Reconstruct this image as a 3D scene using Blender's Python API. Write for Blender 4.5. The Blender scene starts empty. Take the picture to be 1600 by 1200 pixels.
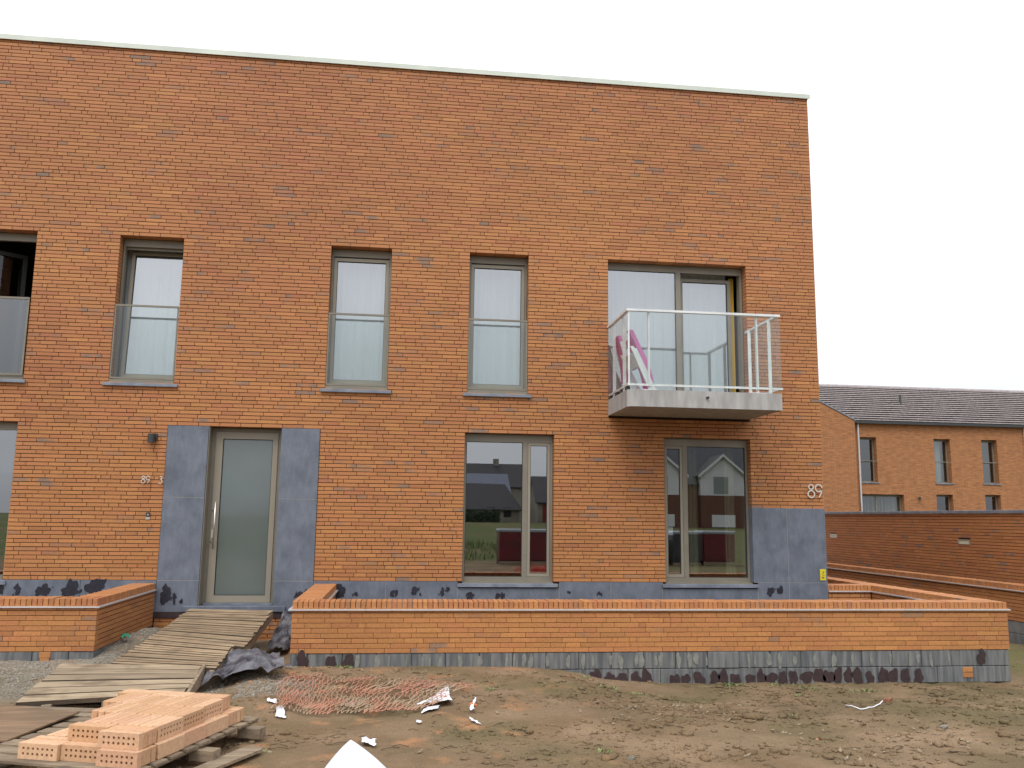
import bpy, math, random
import numpy as np
from mathutils import Vector, Matrix
R = random.Random(7)
sc = bpy.context.scene
COL = sc.collection

# ------------------------------------------------------------------ camera
CAM = np.array([0.0, -13.0, 1.75])
FPX = 1357.2
yaw, pit, rol = [math.radians(a) for a in (7.0375, 8.7261, 0.7346)]
fw = np.array([math.sin(yaw)*math.cos(pit), math.cos(yaw)*math.cos(pit), math.sin(pit)])
ri = np.array([math.cos(yaw), -math.sin(yaw), 0.0])
up = np.cross(ri, fw)
rx = ri*math.cos(rol)+up*math.sin(rol)
ry = -ri*math.sin(rol)+up*math.cos(rol)
cd = bpy.data.cameras.new('camera')
cam = bpy.data.objects.new('camera', cd); COL.objects.link(cam)
M = Matrix(((rx[0], ry[0], -fw[0], CAM[0]), (rx[1], ry[1], -fw[1], CAM[1]), (rx[2], ry[2], -fw[2], CAM[2]), (0, 0, 0, 1)))
cam.matrix_world = M
cd.sensor_width = 36.0; cd.lens = 36.0*FPX/1600.0
cd.clip_start = 0.1; cd.clip_end = 3000
sc.camera = cam

# ------------------------------------------------------------------ world, sun, exposure
SUN_EL, SUN_ROT = math.radians(52), math.radians(205)
w = bpy.data.worlds.new('World'); sc.world = w; w.use_nodes = True
nt = w.node_tree; nt.nodes.clear()
N = nt.nodes.new; L = nt.links.new
sky = N('ShaderNodeTexSky'); sky.sky_type = 'NISHITA'; sky.sun_disc = False
sky.sun_elevation = SUN_EL; sky.sun_rotation = SUN_ROT; sky.air_density = 1.0; sky.dust_density = 4.0; sky.ozone_density = 1.0
hs = N('ShaderNodeHueSaturation'); hs.inputs['Saturation'].default_value = 0.22; hs.inputs['Value'].default_value = 1.0
tc = N('ShaderNodeTexCoord'); mp = N('ShaderNodeMapping'); mp.inputs['Scale'].default_value = (1, 1, 2.6)
cn = N('ShaderNodeTexNoise'); cn.inputs['Scale'].default_value = 1.7; cn.inputs['Detail'].default_value = 5
cr = N('ShaderNodeMapRange'); cr.inputs[1].default_value = .3; cr.inputs[2].default_value = .75; cr.inputs[3].default_value = .80; cr.inputs[4].default_value = 1.14
mx = N('ShaderNodeMixRGB'); mx.blend_type = 'MIX'; mx.inputs[0].default_value = 0.62; mx.inputs[2].default_value = (11.5, 12.0, 12.9, 1)
mu = N('ShaderNodeVectorMath'); mu.operation = 'SCALE'
bg = N('ShaderNodeBackground'); bg.inputs[1].default_value = 0.13
wo = N('ShaderNodeOutputWorld')
L(sky.outputs[0], hs.inputs['Color']); L(hs.outputs[0], mx.inputs[1])
L(tc.outputs['Generated'], mp.inputs[0]); L(mp.outputs[0], cn.inputs['Vector']); L(cn.outputs[0], cr.inputs[0])
sz = N('ShaderNodeSeparateXYZ'); L(tc.outputs['Generated'], sz.inputs[0])
gr = N('ShaderNodeMapRange'); gr.inputs[1].default_value = 0.0; gr.inputs[2].default_value = 1.0; gr.inputs[3].default_value = .72; gr.inputs[4].default_value = 1.75
L(sz.outputs['Z'], gr.inputs[0]); gm = N('ShaderNodeMath'); gm.operation = 'MULTIPLY'; L(gr.outputs[0], gm.inputs[0]); L(cr.outputs[0], gm.inputs[1])
L(mx.outputs[0], mu.inputs[0]); L(gm.outputs[0], mu.inputs['Scale']); L(mu.outputs[0], bg.inputs[0]); L(bg.outputs[0], wo.inputs[0])
sd = bpy.data.lights.new('sun', 'SUN'); sd.energy = 0.9; sd.angle = math.radians(25); sd.color = (1, .97, .93)
so = bpy.data.objects.new('sun', sd); COL.objects.link(so)
az = SUN_ROT
sdir = Vector((math.sin(az)*math.cos(SUN_EL), math.cos(az)*math.cos(SUN_EL), math.sin(SUN_EL)))
so.rotation_euler = sdir.to_track_quat('Z', 'Y').to_euler()
so.location = (0, -20, 30)
vs = sc.view_settings
vs.view_transform = 'Standard'; vs.look = 'None'; vs.gamma = 1; vs.exposure = 0.06; vs.use_curve_mapping = False

# ------------------------------------------------------------------ helpers
def ray(px, py):
    return rx*(px-800)/FPX - ry*(py-600)/FPX + fw
def gz(px, py, z):                       # where a line of sight meets a level plane
    d = ray(px, py); t = (z-CAM[2])/d[2]; p = CAM+d*t
    return (float(p[0]), float(p[1]), z)
def proj(p):
    v = np.asarray(p, float)-CAM; zc = v@fw
    return 800+FPX*(v@rx)/zc, 600-FPX*(v@ry)/zc

def tag(o, label=None, cat=None, group=None, kind=None):
    if label: o['label'] = label
    if cat: o['category'] = cat
    if group: o['group'] = group
    if kind: o['kind'] = kind
    return o
def thing(name, label, cat, loc=(0, 0, 0), rz=0, group=None):
    o = bpy.data.objects.new(name, None); COL.objects.link(o)
    o.location = loc; o.rotation_euler = (0, 0, rz); o.empty_display_size = .2
    return tag(o, label, cat, group)
def link(name, me, parent=None, loc=(0, 0, 0), rot=None):
    o = bpy.data.objects.new(name, me); COL.objects.link(o)
    if parent: o.parent = parent
    o.location = loc
    if rot: o.rotation_euler = rot
    return o

class MB:
    def __init__(s): s.v = []; s.f = []; s.c = []; s.fl = []
    def add(s, vs, fs, col=None, flash=0.):
        b = len(s.v); s.v += [tuple(map(float, p)) for p in vs]; s.f += [tuple(b+i for i in f) for f in fs]
        if col is not None: s.c += [col]*len(vs); s.fl += [flash]*len(vs)
        return s
    def box(s, x0, x1, y0, y1, z0, z1, **k):
        return s.add([(x0, y0, z0), (x1, y0, z0), (x1, y1, z0), (x0, y1, z0), (x0, y0, z1), (x1, y0, z1), (x1, y1, z1), (x0, y1, z1)],
                     [(0, 3, 2, 1), (4, 5, 6, 7), (0, 1, 5, 4), (1, 2, 6, 5), (2, 3, 7, 6), (3, 0, 4, 7)], **k)
    def bbox(s, x0, x1, y0, y1, z0, z1, b=.003):       # box with chamfered edges along the front and top
        pts = []
        for (x, sx) in ((x0, 1), (x1, -1)):
            for (y, sy) in ((y0, 1), (y1, -1)):
                for (z, sz) in ((z0, 1), (z1, -1)):
                    pts.append(((x, y+sy*b, z+sz*b), (x+sx*b, y, z+sz*b), (x+sx*b, y+sy*b, z)))
        V = [p for t in pts for p in t]; F = []
        idx = lambda i, j, k, a: ((i*2+j)*2+k)*3+a
        F += [(idx(0,0,0,0), idx(0,0,1,0), idx(0,1,1,0), idx(0,1,0,0)), (idx(1,0,0,0), idx(1,1,0,0), idx(1,1,1,0), idx(1,0,1,0))]
        F += [(idx(0,0,0,1), idx(1,0,0,1), idx(1,0,1,1), idx(0,0,1,1)), (idx(0,1,0,1), idx(0,1,1,1), idx(1,1,1,1), idx(1,1,0,1))]
        F += [(idx(0,0,0,2), idx(0,1,0,2), idx(1,1,0,2), idx(1,0,0,2)), (idx(0,0,1,2), idx(1,0,1,2), idx(1,1,1,2), idx(0,1,1,2))]
        for i in (0, 1):
            for j in (0, 1): F.append((idx(i,j,0,0), idx(i,j,1,0), idx(i,j,1,1), idx(i,j,0,1)))
            for k in (0, 1): F.append((idx(i,0,k,0), idx(i,1,k,0), idx(i,1,k,2), idx(i,0,k,2)))
        for j in (0, 1):
            for k in (0, 1): F.append((idx(0,j,k,1), idx(1,j,k,1), idx(1,j,k,2), idx(0,j,k,2)))
        for i in (0, 1):
            for j in (0, 1):
                for k in (0, 1): F.append((idx(i,j,k,0), idx(i,j,k,1), idx(i,j,k,2)))
        return s.add(V, F)
    def tube(s, pts, r, n=8, cap=True):
        pts = [Vector(p) for p in pts]; rings = []
        for i, p in enumerate(pts):
            d = (pts[min(i+1, len(pts)-1)]-pts[max(i-1, 0)]).normalized()
            a = d.cross(Vector((0, 0, 1)) if abs(d.z) < .9 else Vector((1, 0, 0))).normalized(); b = d.cross(a)
            rr = r[i] if isinstance(r, (list, tuple)) else r
            rings.append([p+(a*math.cos(t)+b*math.sin(t))*rr for t in [2*math.pi*k/n for k in range(n)]])
        V = [q for g in rings for q in g]; F = []
        for i in range(len(pts)-1):
            for k in range(n): F.append((i*n+k, i*n+(k+1) % n, (i+1)*n+(k+1) % n, (i+1)*n+k))
        if cap: F += [tuple(range(n))[::-1], tuple((len(pts)-1)*n+k for k in range(n))]
        return s.add(V, F)
    def hexa(s, lo, hi):                     # lo, hi: four corners each (bottom, top)
        return s.add(list(lo)+list(hi), [(0, 3, 2, 1), (4, 5, 6, 7), (0, 1, 5, 4), (1, 2, 6, 5), (2, 3, 7, 6), (3, 0, 4, 7)])
    def mesh(s, name, mat, smooth=False, fix=True):
        me = bpy.data.meshes.new(name); me.from_pydata(s.v, [], s.f)
        if fix:
            import bmesh
            bm = bmesh.new(); bm.from_mesh(me); bmesh.ops.recalc_face_normals(bm, faces=bm.faces); bm.to_mesh(me); bm.free()
        me.materials.append(mat)
        if s.c:
            a = me.attributes.new('col', 'FLOAT_COLOR', 'POINT'); a.data.foreach_set('color', np.array(s.c, np.float32).ravel())
            b = me.attributes.new('flash', 'FLOAT', 'POINT'); b.data.foreach_set('value', np.array(s.fl, np.float32))
        if smooth: me.polygons.foreach_set('use_smooth', [True]*len(me.polygons))
        me.update(); return me
    def build(s, name, mat, parent=None, smooth=False, loc=(0, 0, 0), rot=None):
        return link(name, s.mesh(name, mat, smooth), parent, loc, rot)

def frame_boxes(m, x0, x1, z0, z1, y0, y1, l, r, b, t):
    m.box(x0, x0+l, y0, y1, z0, z1); m.box(x1-r, x1, y0, y1, z0, z1)
    m.box(x0+l, x1-r, y0, y1, z0, z0+b); m.box(x0+l, x1-r, y0, y1, z1-t, z1)

# value noise (numpy)
def _h(ix, iy, s):
    n = (ix*374761393+iy*668265263+s*1442695041) & 0x7fffffff
    n = ((n ^ (n >> 13))*1274126177) & 0x7fffffff
    return ((n ^ (n >> 16)) & 0xffff)/65535.0
def vnoise(x, y, s=0):
    x = np.asarray(x, float); y = np.asarray(y, float)
    ix = np.floor(x).astype(np.int64); iy = np.floor(y).astype(np.int64); fx = x-ix; fy = y-iy
    fx = fx*fx*(3-2*fx); fy = fy*fy*(3-2*fy)
    a = _h(ix, iy, s); b = _h(ix+1, iy, s); c = _h(ix, iy+1, s); d = _h(ix+1, iy+1, s)
    return (a*(1-fx)+b*fx)*(1-fy)+(c*(1-fx)+d*fx)*fy
def fbm(x, y, o=4, s=0):
    t = 0; a = .5
    for i in range(o): t = t+a*vnoise(x, y, s+i*17); x = x*2.03; y = y*2.03; a *= .5
    return t
def sstep(a, b, x):
    t = np.clip((x-a)/(b-a), 0, 1); return t*t*(3-2*t)

# ------------------------------------------------------------------ materials
def mat(name, col, rough=.7, metal=0., spec=.5, var=None, scale=8., bump=0., bscale=60., stretch=(1, 1, 1), detail=6, lo=.35, hi=.65):
    m = bpy.data.materials.new(name); m.use_nodes = True; t = m.node_tree; b = t.nodes['Principled BSDF']
    b.inputs['Base Color'].default_value = (*col, 1); b.inputs['Roughness'].default_value = rough
    b.inputs['Metallic'].default_value = metal; b.inputs['Specular IOR Level'].default_value = spec
    g = t.nodes.new('ShaderNodeNewGeometry'); mp = t.nodes.new('ShaderNodeMapping'); mp.inputs['Scale'].default_value = stretch
    t.links.new(g.outputs['Position'], mp.inputs[0])
    if var:
        n = t.nodes.new('ShaderNodeTexNoise'); n.inputs['Scale'].default_value = scale; n.inputs['Detail'].default_value = detail
        t.links.new(mp.outputs[0], n.inputs['Vector'])
        r = t.nodes.new('ShaderNodeMapRange'); r.inputs[1].default_value = lo; r.inputs[2].default_value = hi
        t.links.new(n.outputs[0], r.inputs[0])
        mi = t.nodes.new('ShaderNodeMixRGB'); mi.inputs[1].default_value = (*col, 1); mi.inputs[2].default_value = (*var, 1)
        t.links.new(r.outputs[0], mi.inputs[0]); t.links.new(mi.outputs[0], b.inputs['Base Color'])
    if bump:
        n2 = t.nodes.new('ShaderNodeTexNoise'); n2.inputs['Scale'].default_value = bscale; n2.inputs['Detail'].default_value = 4
        t.links.new(mp.outputs[0], n2.inputs['Vector'])
        bu = t.nodes.new('ShaderNodeBump'); bu.inputs['Strength'].default_value = bump; bu.inputs['Distance'].default_value = .01
        t.links.new(n2.outputs[0], bu.inputs['Height']); t.links.new(bu.outputs[0], b.inputs['Normal'])
    return m
def srgb(r, g, b, k=1.):
    f = lambda c: (c/255/12.92 if c/255 <= .04045 else ((c/255+.055)/1.055)**2.4)
    return tuple(f(c)*k for c in (r, g, b))

def brick_mat(name, flashcol=(.20, .145, .115)):
    m = bpy.data.materials.new(name); m.use_nodes = True; t = m.node_tree; b = t.nodes['Principled BSDF']; nn = t.nodes.new; ln = t.links.new
    b.inputs['Roughness'].default_value = .72; b.inputs['Specular IOR Level'].default_value = .42
    a = nn('ShaderNodeAttribute'); a.attribute_name = 'col'; f = nn('ShaderNodeAttribute'); f.attribute_name = 'flash'
    g = nn('ShaderNodeNewGeometry')
    n1 = nn('ShaderNodeTexNoise'); n1.inputs['Scale'].default_value = 4; n1.inputs['Detail'].default_value = 1; ln(g.outputs['Position'], n1.inputs['Vector'])
    r1 = nn('ShaderNodeMapRange'); r1.inputs[1].default_value = .42; r1.inputs[2].default_value = .58; ln(n1.outputs[0], r1.inputs[0])
    mm = nn('ShaderNodeMath'); mm.operation = 'MULTIPLY'; ln(r1.outputs[0], mm.inputs[0]); ln(f.outputs['Fac'], mm.inputs[1])
    n2 = nn('ShaderNodeTexNoise'); n2.inputs['Scale'].default_value = 45; n2.inputs['Detail'].default_value = 6; ln(g.outputs['Position'], n2.inputs['Vector'])
    r2 = nn('ShaderNodeMapRange'); r2.inputs[1].default_value = .3; r2.inputs[2].default_value = .7; r2.inputs[3].default_value = .86; r2.inputs[4].default_value = 1.12; ln(n2.outputs[0], r2.inputs[0])
    n3 = nn('ShaderNodeTexNoise'); n3.inputs['Scale'].default_value = .45; n3.inputs['Detail'].default_value = 4; ln(g.outputs['Position'], n3.inputs['Vector'])
    r3 = nn('ShaderNodeMapRange'); r3.inputs[1].default_value = .3; r3.inputs[2].default_value = .7; r3.inputs[3].default_value = .92; r3.inputs[4].default_value = 1.07; ln(n3.outputs[0], r3.inputs[0])
    mi = nn('ShaderNodeMixRGB'); mi.inputs[2].default_value = (*flashcol, 1); ln(mm.outputs[0], mi.inputs[0]); ln(a.outputs['Color'], mi.inputs[1])
    m1 = nn('ShaderNodeMath'); m1.operation = 'MULTIPLY'; ln(r2.outputs[0], m1.inputs[0]); ln(r3.outputs[0], m1.inputs[1])
    sc1 = nn('ShaderNodeVectorMath'); sc1.operation = 'SCALE'; ln(mi.outputs[0], sc1.inputs[0]); ln(m1.outputs[0], sc1.inputs['Scale'])
    ln(sc1.outputs[0], b.inputs['Base Color'])
    n4 = nn('ShaderNodeTexNoise'); n4.inputs['Scale'].default_value = 160; n4.inputs['Detail'].default_value = 3; ln(g.outputs['Position'], n4.inputs['Vector'])
    bu = nn('ShaderNodeBump'); bu.inputs['Strength'].default_value = .35; bu.inputs['Distance'].default_value = .004
    ln(n4.outputs[0], bu.inputs['Height']); ln(bu.outputs[0], b.inputs['Normal'])
    return m
M_brick = brick_mat('orange_brick')
M_mortar = mat('mortar', srgb(50, 26, 15), .9, var=srgb(34, 18, 10), scale=14)
M_slate = mat('blue_stone', srgb(106, 112, 123), .5, var=srgb(90, 96, 107), scale=3.2, bump=.15, bscale=40, lo=.38, hi=.68)
def slate_extra(m):
    t = m.node_tree; b = t.nodes['Principled BSDF']; src = b.inputs['Base Color'].links[0].from_socket
    g = t.nodes.new('ShaderNodeNewGeometry'); n = t.nodes.new('ShaderNodeTexNoise'); n.inputs['Scale'].default_value = 13; n.inputs['Detail'].default_value = 12; n.inputs['Roughness'].default_value = .68
    mp = t.nodes.new('ShaderNodeMapping'); mp.inputs['Scale'].default_value = (1, 1, .45); t.links.new(g.outputs['Position'], mp.inputs[0]); t.links.new(mp.outputs[0], n.inputs['Vector'])
    r = t.nodes.new('ShaderNodeMapRange'); r.inputs[1].default_value = .3; r.inputs[2].default_value = .72; r.inputs[3].default_value = .80; r.inputs[4].default_value = 1.18
    t.links.new(n.outputs[0], r.inputs[0]); s = t.nodes.new('ShaderNodeVectorMath'); s.operation = 'SCALE'
    t.links.new(src, s.inputs[0]); t.links.new(r.outputs[0], s.inputs['Scale']); t.links.new(s.outputs[0], b.inputs['Base Color'])
slate_extra(M_slate)
M_sill = mat('sill_stone', srgb(128, 134, 144), .5, var=srgb(104, 110, 122), scale=6, bump=.1)
M_joint = mat('pale_joint', srgb(150, 148, 138), .8)
M_frame = mat('taupe_aluminium', srgb(128, 121, 106), .42, spec=.5, var=srgb(118, 111, 98), scale=3)
M_sash = mat('taupe_aluminium_sash', srgb(140, 132, 116), .4, spec=.5)
M_seal = mat('black_seal', (.012, .012, .014), .6)
M_white = mat('white_powder_coat', srgb(222, 224, 222), .4, var=srgb(204, 208, 206), scale=5)
M_cap = mat('cream_aluminium', srgb(206, 212, 198), .4, var=srgb(192, 198, 186), scale=2)
M_zinc = mat('zinc_strip', srgb(196, 194, 194), .4, metal=.2)
M_conc = mat('balcony_concrete', srgb(172, 170, 166), .85, var=srgb(146, 143, 140), scale=3, bump=.25, bscale=90, stretch=(3, 3, .7), detail=9)
M_block = mat('concrete_block', srgb(122, 122, 120), .9, var=srgb(86, 88, 90), scale=5, bump=.5, bscale=70, stretch=(4.5, 1, .4))
M_bitumen = mat('bitumen', srgb(62, 42, 42), .6, var=srgb(46, 32, 34), scale=20, bump=.3)
M_black = mat('wet_black', srgb(24, 22, 32), .5, var=srgb(38, 36, 48), scale=18)
M_steel = mat('brushed_steel', (.62, .60, .56), .3, metal=.9)
M_num = mat('pale_numeral', srgb(206, 196, 184), .4, metal=.2)
M_lampdark = mat('anthracite_lamp', srgb(52, 54, 54), .5)
M_int = mat('interior_plaster', srgb(120, 116, 108), .9)
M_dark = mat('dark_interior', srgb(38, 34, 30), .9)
M_curtain = mat('white_curtain', (.62, .64, .65), .9, var=(.54, .56, .58), scale=3, stretch=(6, 1, .2))
M_yellow_c = mat('yellow_curtain', srgb(205, 165, 50), .8)
def wood(name, a, b, along=0, sc_=10):
    st = [9, 9, 9]; st[along] = .8
    m = mat(name, a, .85, var=b, scale=sc_, bump=.5, bscale=30, stretch=tuple(st), detail=8)
    t = m.node_tree; bs = t.nodes['Principled BSDF']; src = bs.inputs['Base Color'].links[0].from_socket
    oi = t.nodes.new('ShaderNodeObjectInfo'); r = t.nodes.new('ShaderNodeMapRange'); r.inputs[3].default_value = .80; r.inputs[4].default_value = 1.16
    sv = t.nodes.new('ShaderNodeVectorMath'); sv.operation = 'SCALE'; t.links.new(oi.outputs['Random'], r.inputs[0]); t.links.new(src, sv.inputs[0]); t.links.new(r.outputs[0], sv.inputs['Scale']); t.links.new(sv.outputs[0], bs.inputs['Base Color'])
    g = t.nodes.new('ShaderNodeNewGeometry'); n = t.nodes.new('ShaderNodeTexNoise'); n.inputs['Scale'].default_value = 3.5; n.inputs['Detail'].default_value = 8; t.links.new(g.outputs['Position'], n.inputs['Vector'])
    r2 = t.nodes.new('ShaderNodeMapRange'); r2.inputs[1].default_value = .52; r2.inputs[2].default_value = .70; r2.inputs[4].default_value = .7; t.links.new(n.outputs[0], r2.inputs[0])
    mi = t.nodes.new('ShaderNodeMixRGB'); mi.inputs[2].default_value = (*srgb(104, 88, 68), 1); t.links.new(r2.outputs[0], mi.inputs[0]); t.links.new(sv.outputs[0], mi.inputs[1]); t.links.new(mi.outputs[0], bs.inputs['Base Color'])
    return m
M_ramp = wood('weathered_plank', srgb(164, 142, 112), srgb(136, 114, 88), 0, 3)
M_ramp2 = wood('pale_plank', srgb(168, 150, 122), srgb(138, 120, 98), 0, 2)
M_pal = wood('pallet_wood', srgb(150, 132, 108), srgb(120, 104, 86), 0, 3)
M_edge = wood('dirty_gap_shade_edge', srgb(74, 60, 46), srgb(54, 44, 34), 0, 3)  # plank sides: dirt, plus the shade of the gaps painted into the colour
M_ply = wood('plywood', srgb(140, 112, 84), srgb(104, 84, 64), 0, 2)
M_fabric = mat('black_membrane', srgb(108, 106, 110), .6, var=srgb(48, 46, 52), scale=7, bump=.3)
M_net = mat('orange_netting', srgb(176, 122, 98), .65, var=srgb(160, 136, 110), scale=3, lo=.45, hi=.55)
M_bag = mat('white_plastic', srgb(232, 234, 238), .5, var=srgb(214, 216, 222), scale=8)
M_pink = mat('pink_fabric', srgb(196, 112, 164), .7)
M_sticker = mat('yellow_plate', srgb(205, 190, 40), .5)
M_redm = mat('red_print', srgb(150, 90, 30), .6)
M_green = mat('weed_green', srgb(92, 108, 58), .7, var=srgb(130, 136, 84), scale=12)
M_dry = mat('dry_leaf', srgb(150, 134, 108), .8, var=srgb(104, 88, 68), scale=30)
M_grav = mat('gravel', srgb(152, 144, 130), .9, var=srgb(118, 110, 98), scale=25)
M_tile = mat('roof_tile', srgb(168, 158, 156), .6, var=srgb(148, 138, 136), scale=5)
M_greenplastic = mat('green_plastic', srgb(40, 120, 90), .5)

def glass_mat(name, tint, refl, gain=.8):
    m = bpy.data.materials.new(name); m.use_nodes = True; t = m.node_tree; t.nodes.clear(); nn = t.nodes.new; ln = t.links.new
    o = nn('ShaderNodeOutputMaterial'); mi = nn('ShaderNodeMixShader'); tr = nn('ShaderNodeBsdfTransparent'); gl = nn('ShaderNodeBsdfGlossy')
    tr.inputs[0].default_value = (*tint, 1); gl.inputs['Roughness'].default_value = 0.0; gl.inputs['Color'].default_value = (.96, .98, 1, 1)
    lw = nn('ShaderNodeLayerWeight'); lw.inputs[0].default_value = .5
    pw = nn('ShaderNodeMath'); pw.operation = 'POWER'; pw.inputs[1].default_value = 5.0; ln(lw.outputs['Facing'], pw.inputs[0])
    ma = nn('ShaderNodeMath'); ma.operation = 'MULTIPLY_ADD'; ma.inputs[1].default_value = gain; ma.inputs[2].default_value = refl; ma.use_clamp = True
    ln(pw.outputs[0], ma.inputs[0]); ln(ma.outputs[0], mi.inputs[0]); ln(tr.outputs[0], mi.inputs[1]); ln(gl.outputs[0], mi.inputs[2]); ln(mi.outputs[0], o.inputs[0])
    return m
M_glass = glass_mat('window_glass', (.62, .66, .65), .33)
M_rail_glass = glass_mat('railing_glass', (.88, .92, .91), .06, .45)
def door_glass():
    m = mat('frosted_glass', srgb(86, 94, 92), .10, spec=1.0, var=srgb(92, 104, 102), scale=1.2)
    m.node_tree.nodes['Principled BSDF'].inputs['Coat Weight'].default_value = .6
    m.node_tree.nodes['Principled BSDF'].inputs['Coat Roughness'].default_value = .02
    return m
M_doorglass = door_glass()

# ------------------------------------------------------------------ ground
def ground_h(x, y):
    x = np.asarray(x, float); y = np.asarray(y, float)
    h = (fbm(x*.5, y*.5, 4, 3)-.5)*.10
    fwall = np.interp(x, [-1.3, 1.3, 1.9, 2.4, 3.2, 7.6, 9, 14], [.07, .035, .0, -.11, -.17, -.19, -.16, -.1])
    k = sstep(-5.6, -3.3, y)*sstep(-2.0, -1.3, x)
    h = h*(1-.8*sstep(-4.2, -2.9, y))*1.0 + fwall*k
    h += .10*sstep(-4.3, -2.8, y)*(1-sstep(-3.4, -2.9, x))                        # by the left planter
    h += .22*np.exp(-((x+3.15)/.28)**2-((y+1.15)/1.1)**2)                          # gravel bank left of the ramp
    h -= .10*np.exp(-((x+1.45)/.22)**2-((y+1.2)/.8)**2)                            # hole beside the ramp
    h += .03*np.exp(-((x+1.55)/.35)**2-((y+2.9)/.45)**2)
    h += 1.15*sstep(-28, -85, y)                                                   # rising field behind the camera
    h += .45*np.exp(-((x-1.5)/5.)**2-((y+30)/5.)**2)
    near = (np.abs(x-1.5) < 14) & (y > -14)
    h += np.where(near, (fbm(x*2.7, y*2.7, 4, 9)-.47)*.05+(fbm(x*9, y*9, 4, 21)-.44)*.016, 0)
    rough = sstep(1.5, 5.5, x)*sstep(-7.5, -5, y)
    h += rough*np.where(near, (np.abs(fbm(x*3.1, y*6.5, 4, 31)-.5))*-.15+.014, 0)
    h += np.where(near, -.03*np.exp(-((y+5.35+.22*np.sin(x*.7))/.10)**2)*sstep(-.2, 1.2, x)*(1-sstep(6, 8, x))*(.6+.8*vnoise(x*6, y*6, 44)), 0)
    return h
def axis(segs):
    out = []
    for a, b, st in segs: out += list(np.arange(a, b-1e-6, st))
    out.append(segs[-1][1]); return np.array(out)
gx = axis([(-300, -60, 30), (-60, -14, 3), (-14, -5.5, .25), (-5.5, 9.5, .03), (9.5, 16, .15), (16, 60, 3), (60, 300, 30)])
gy = axis([(-300, -100, 25), (-100, -15, 1.5), (-15, -7.4, .2), (-7.4, -2.4, .03), (-2.4, .2, .06), (.2, 12, .6), (12, 60, 3), (60, 300, 30)])
GX, GY = np.meshgrid(gx, gy); GH = ground_h(GX, GY)
GH = np.where(GY > .15, np.minimum(GH, -.05), GH)
nx, ny = len(gx), len(gy)
me = bpy.data.meshes.new('ground')
verts = np.stack([GX.ravel(), GY.ravel(), GH.ravel()], 1)
ii = (np.arange(ny-1)[:, None]*nx+np.arange(nx-1)[None]).ravel()
fcs = np.stack([ii, ii+1, ii+nx+1, ii+nx], 1)
me.vertices.add(len(verts)); me.vertices.foreach_set('co', verts.astype(np.float32).ravel())
me.loops.add(fcs.size); me.loops.foreach_set('vertex_index', fcs.astype(np.int32).ravel())
me.polygons.add(len(fcs)); me.polygons.foreach_set('loop_start', (np.arange(len(fcs))*4).astype(np.int32))
me.update(calc_edges=True); me.polygons.foreach_set('use_smooth', [True]*len(fcs))
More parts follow.
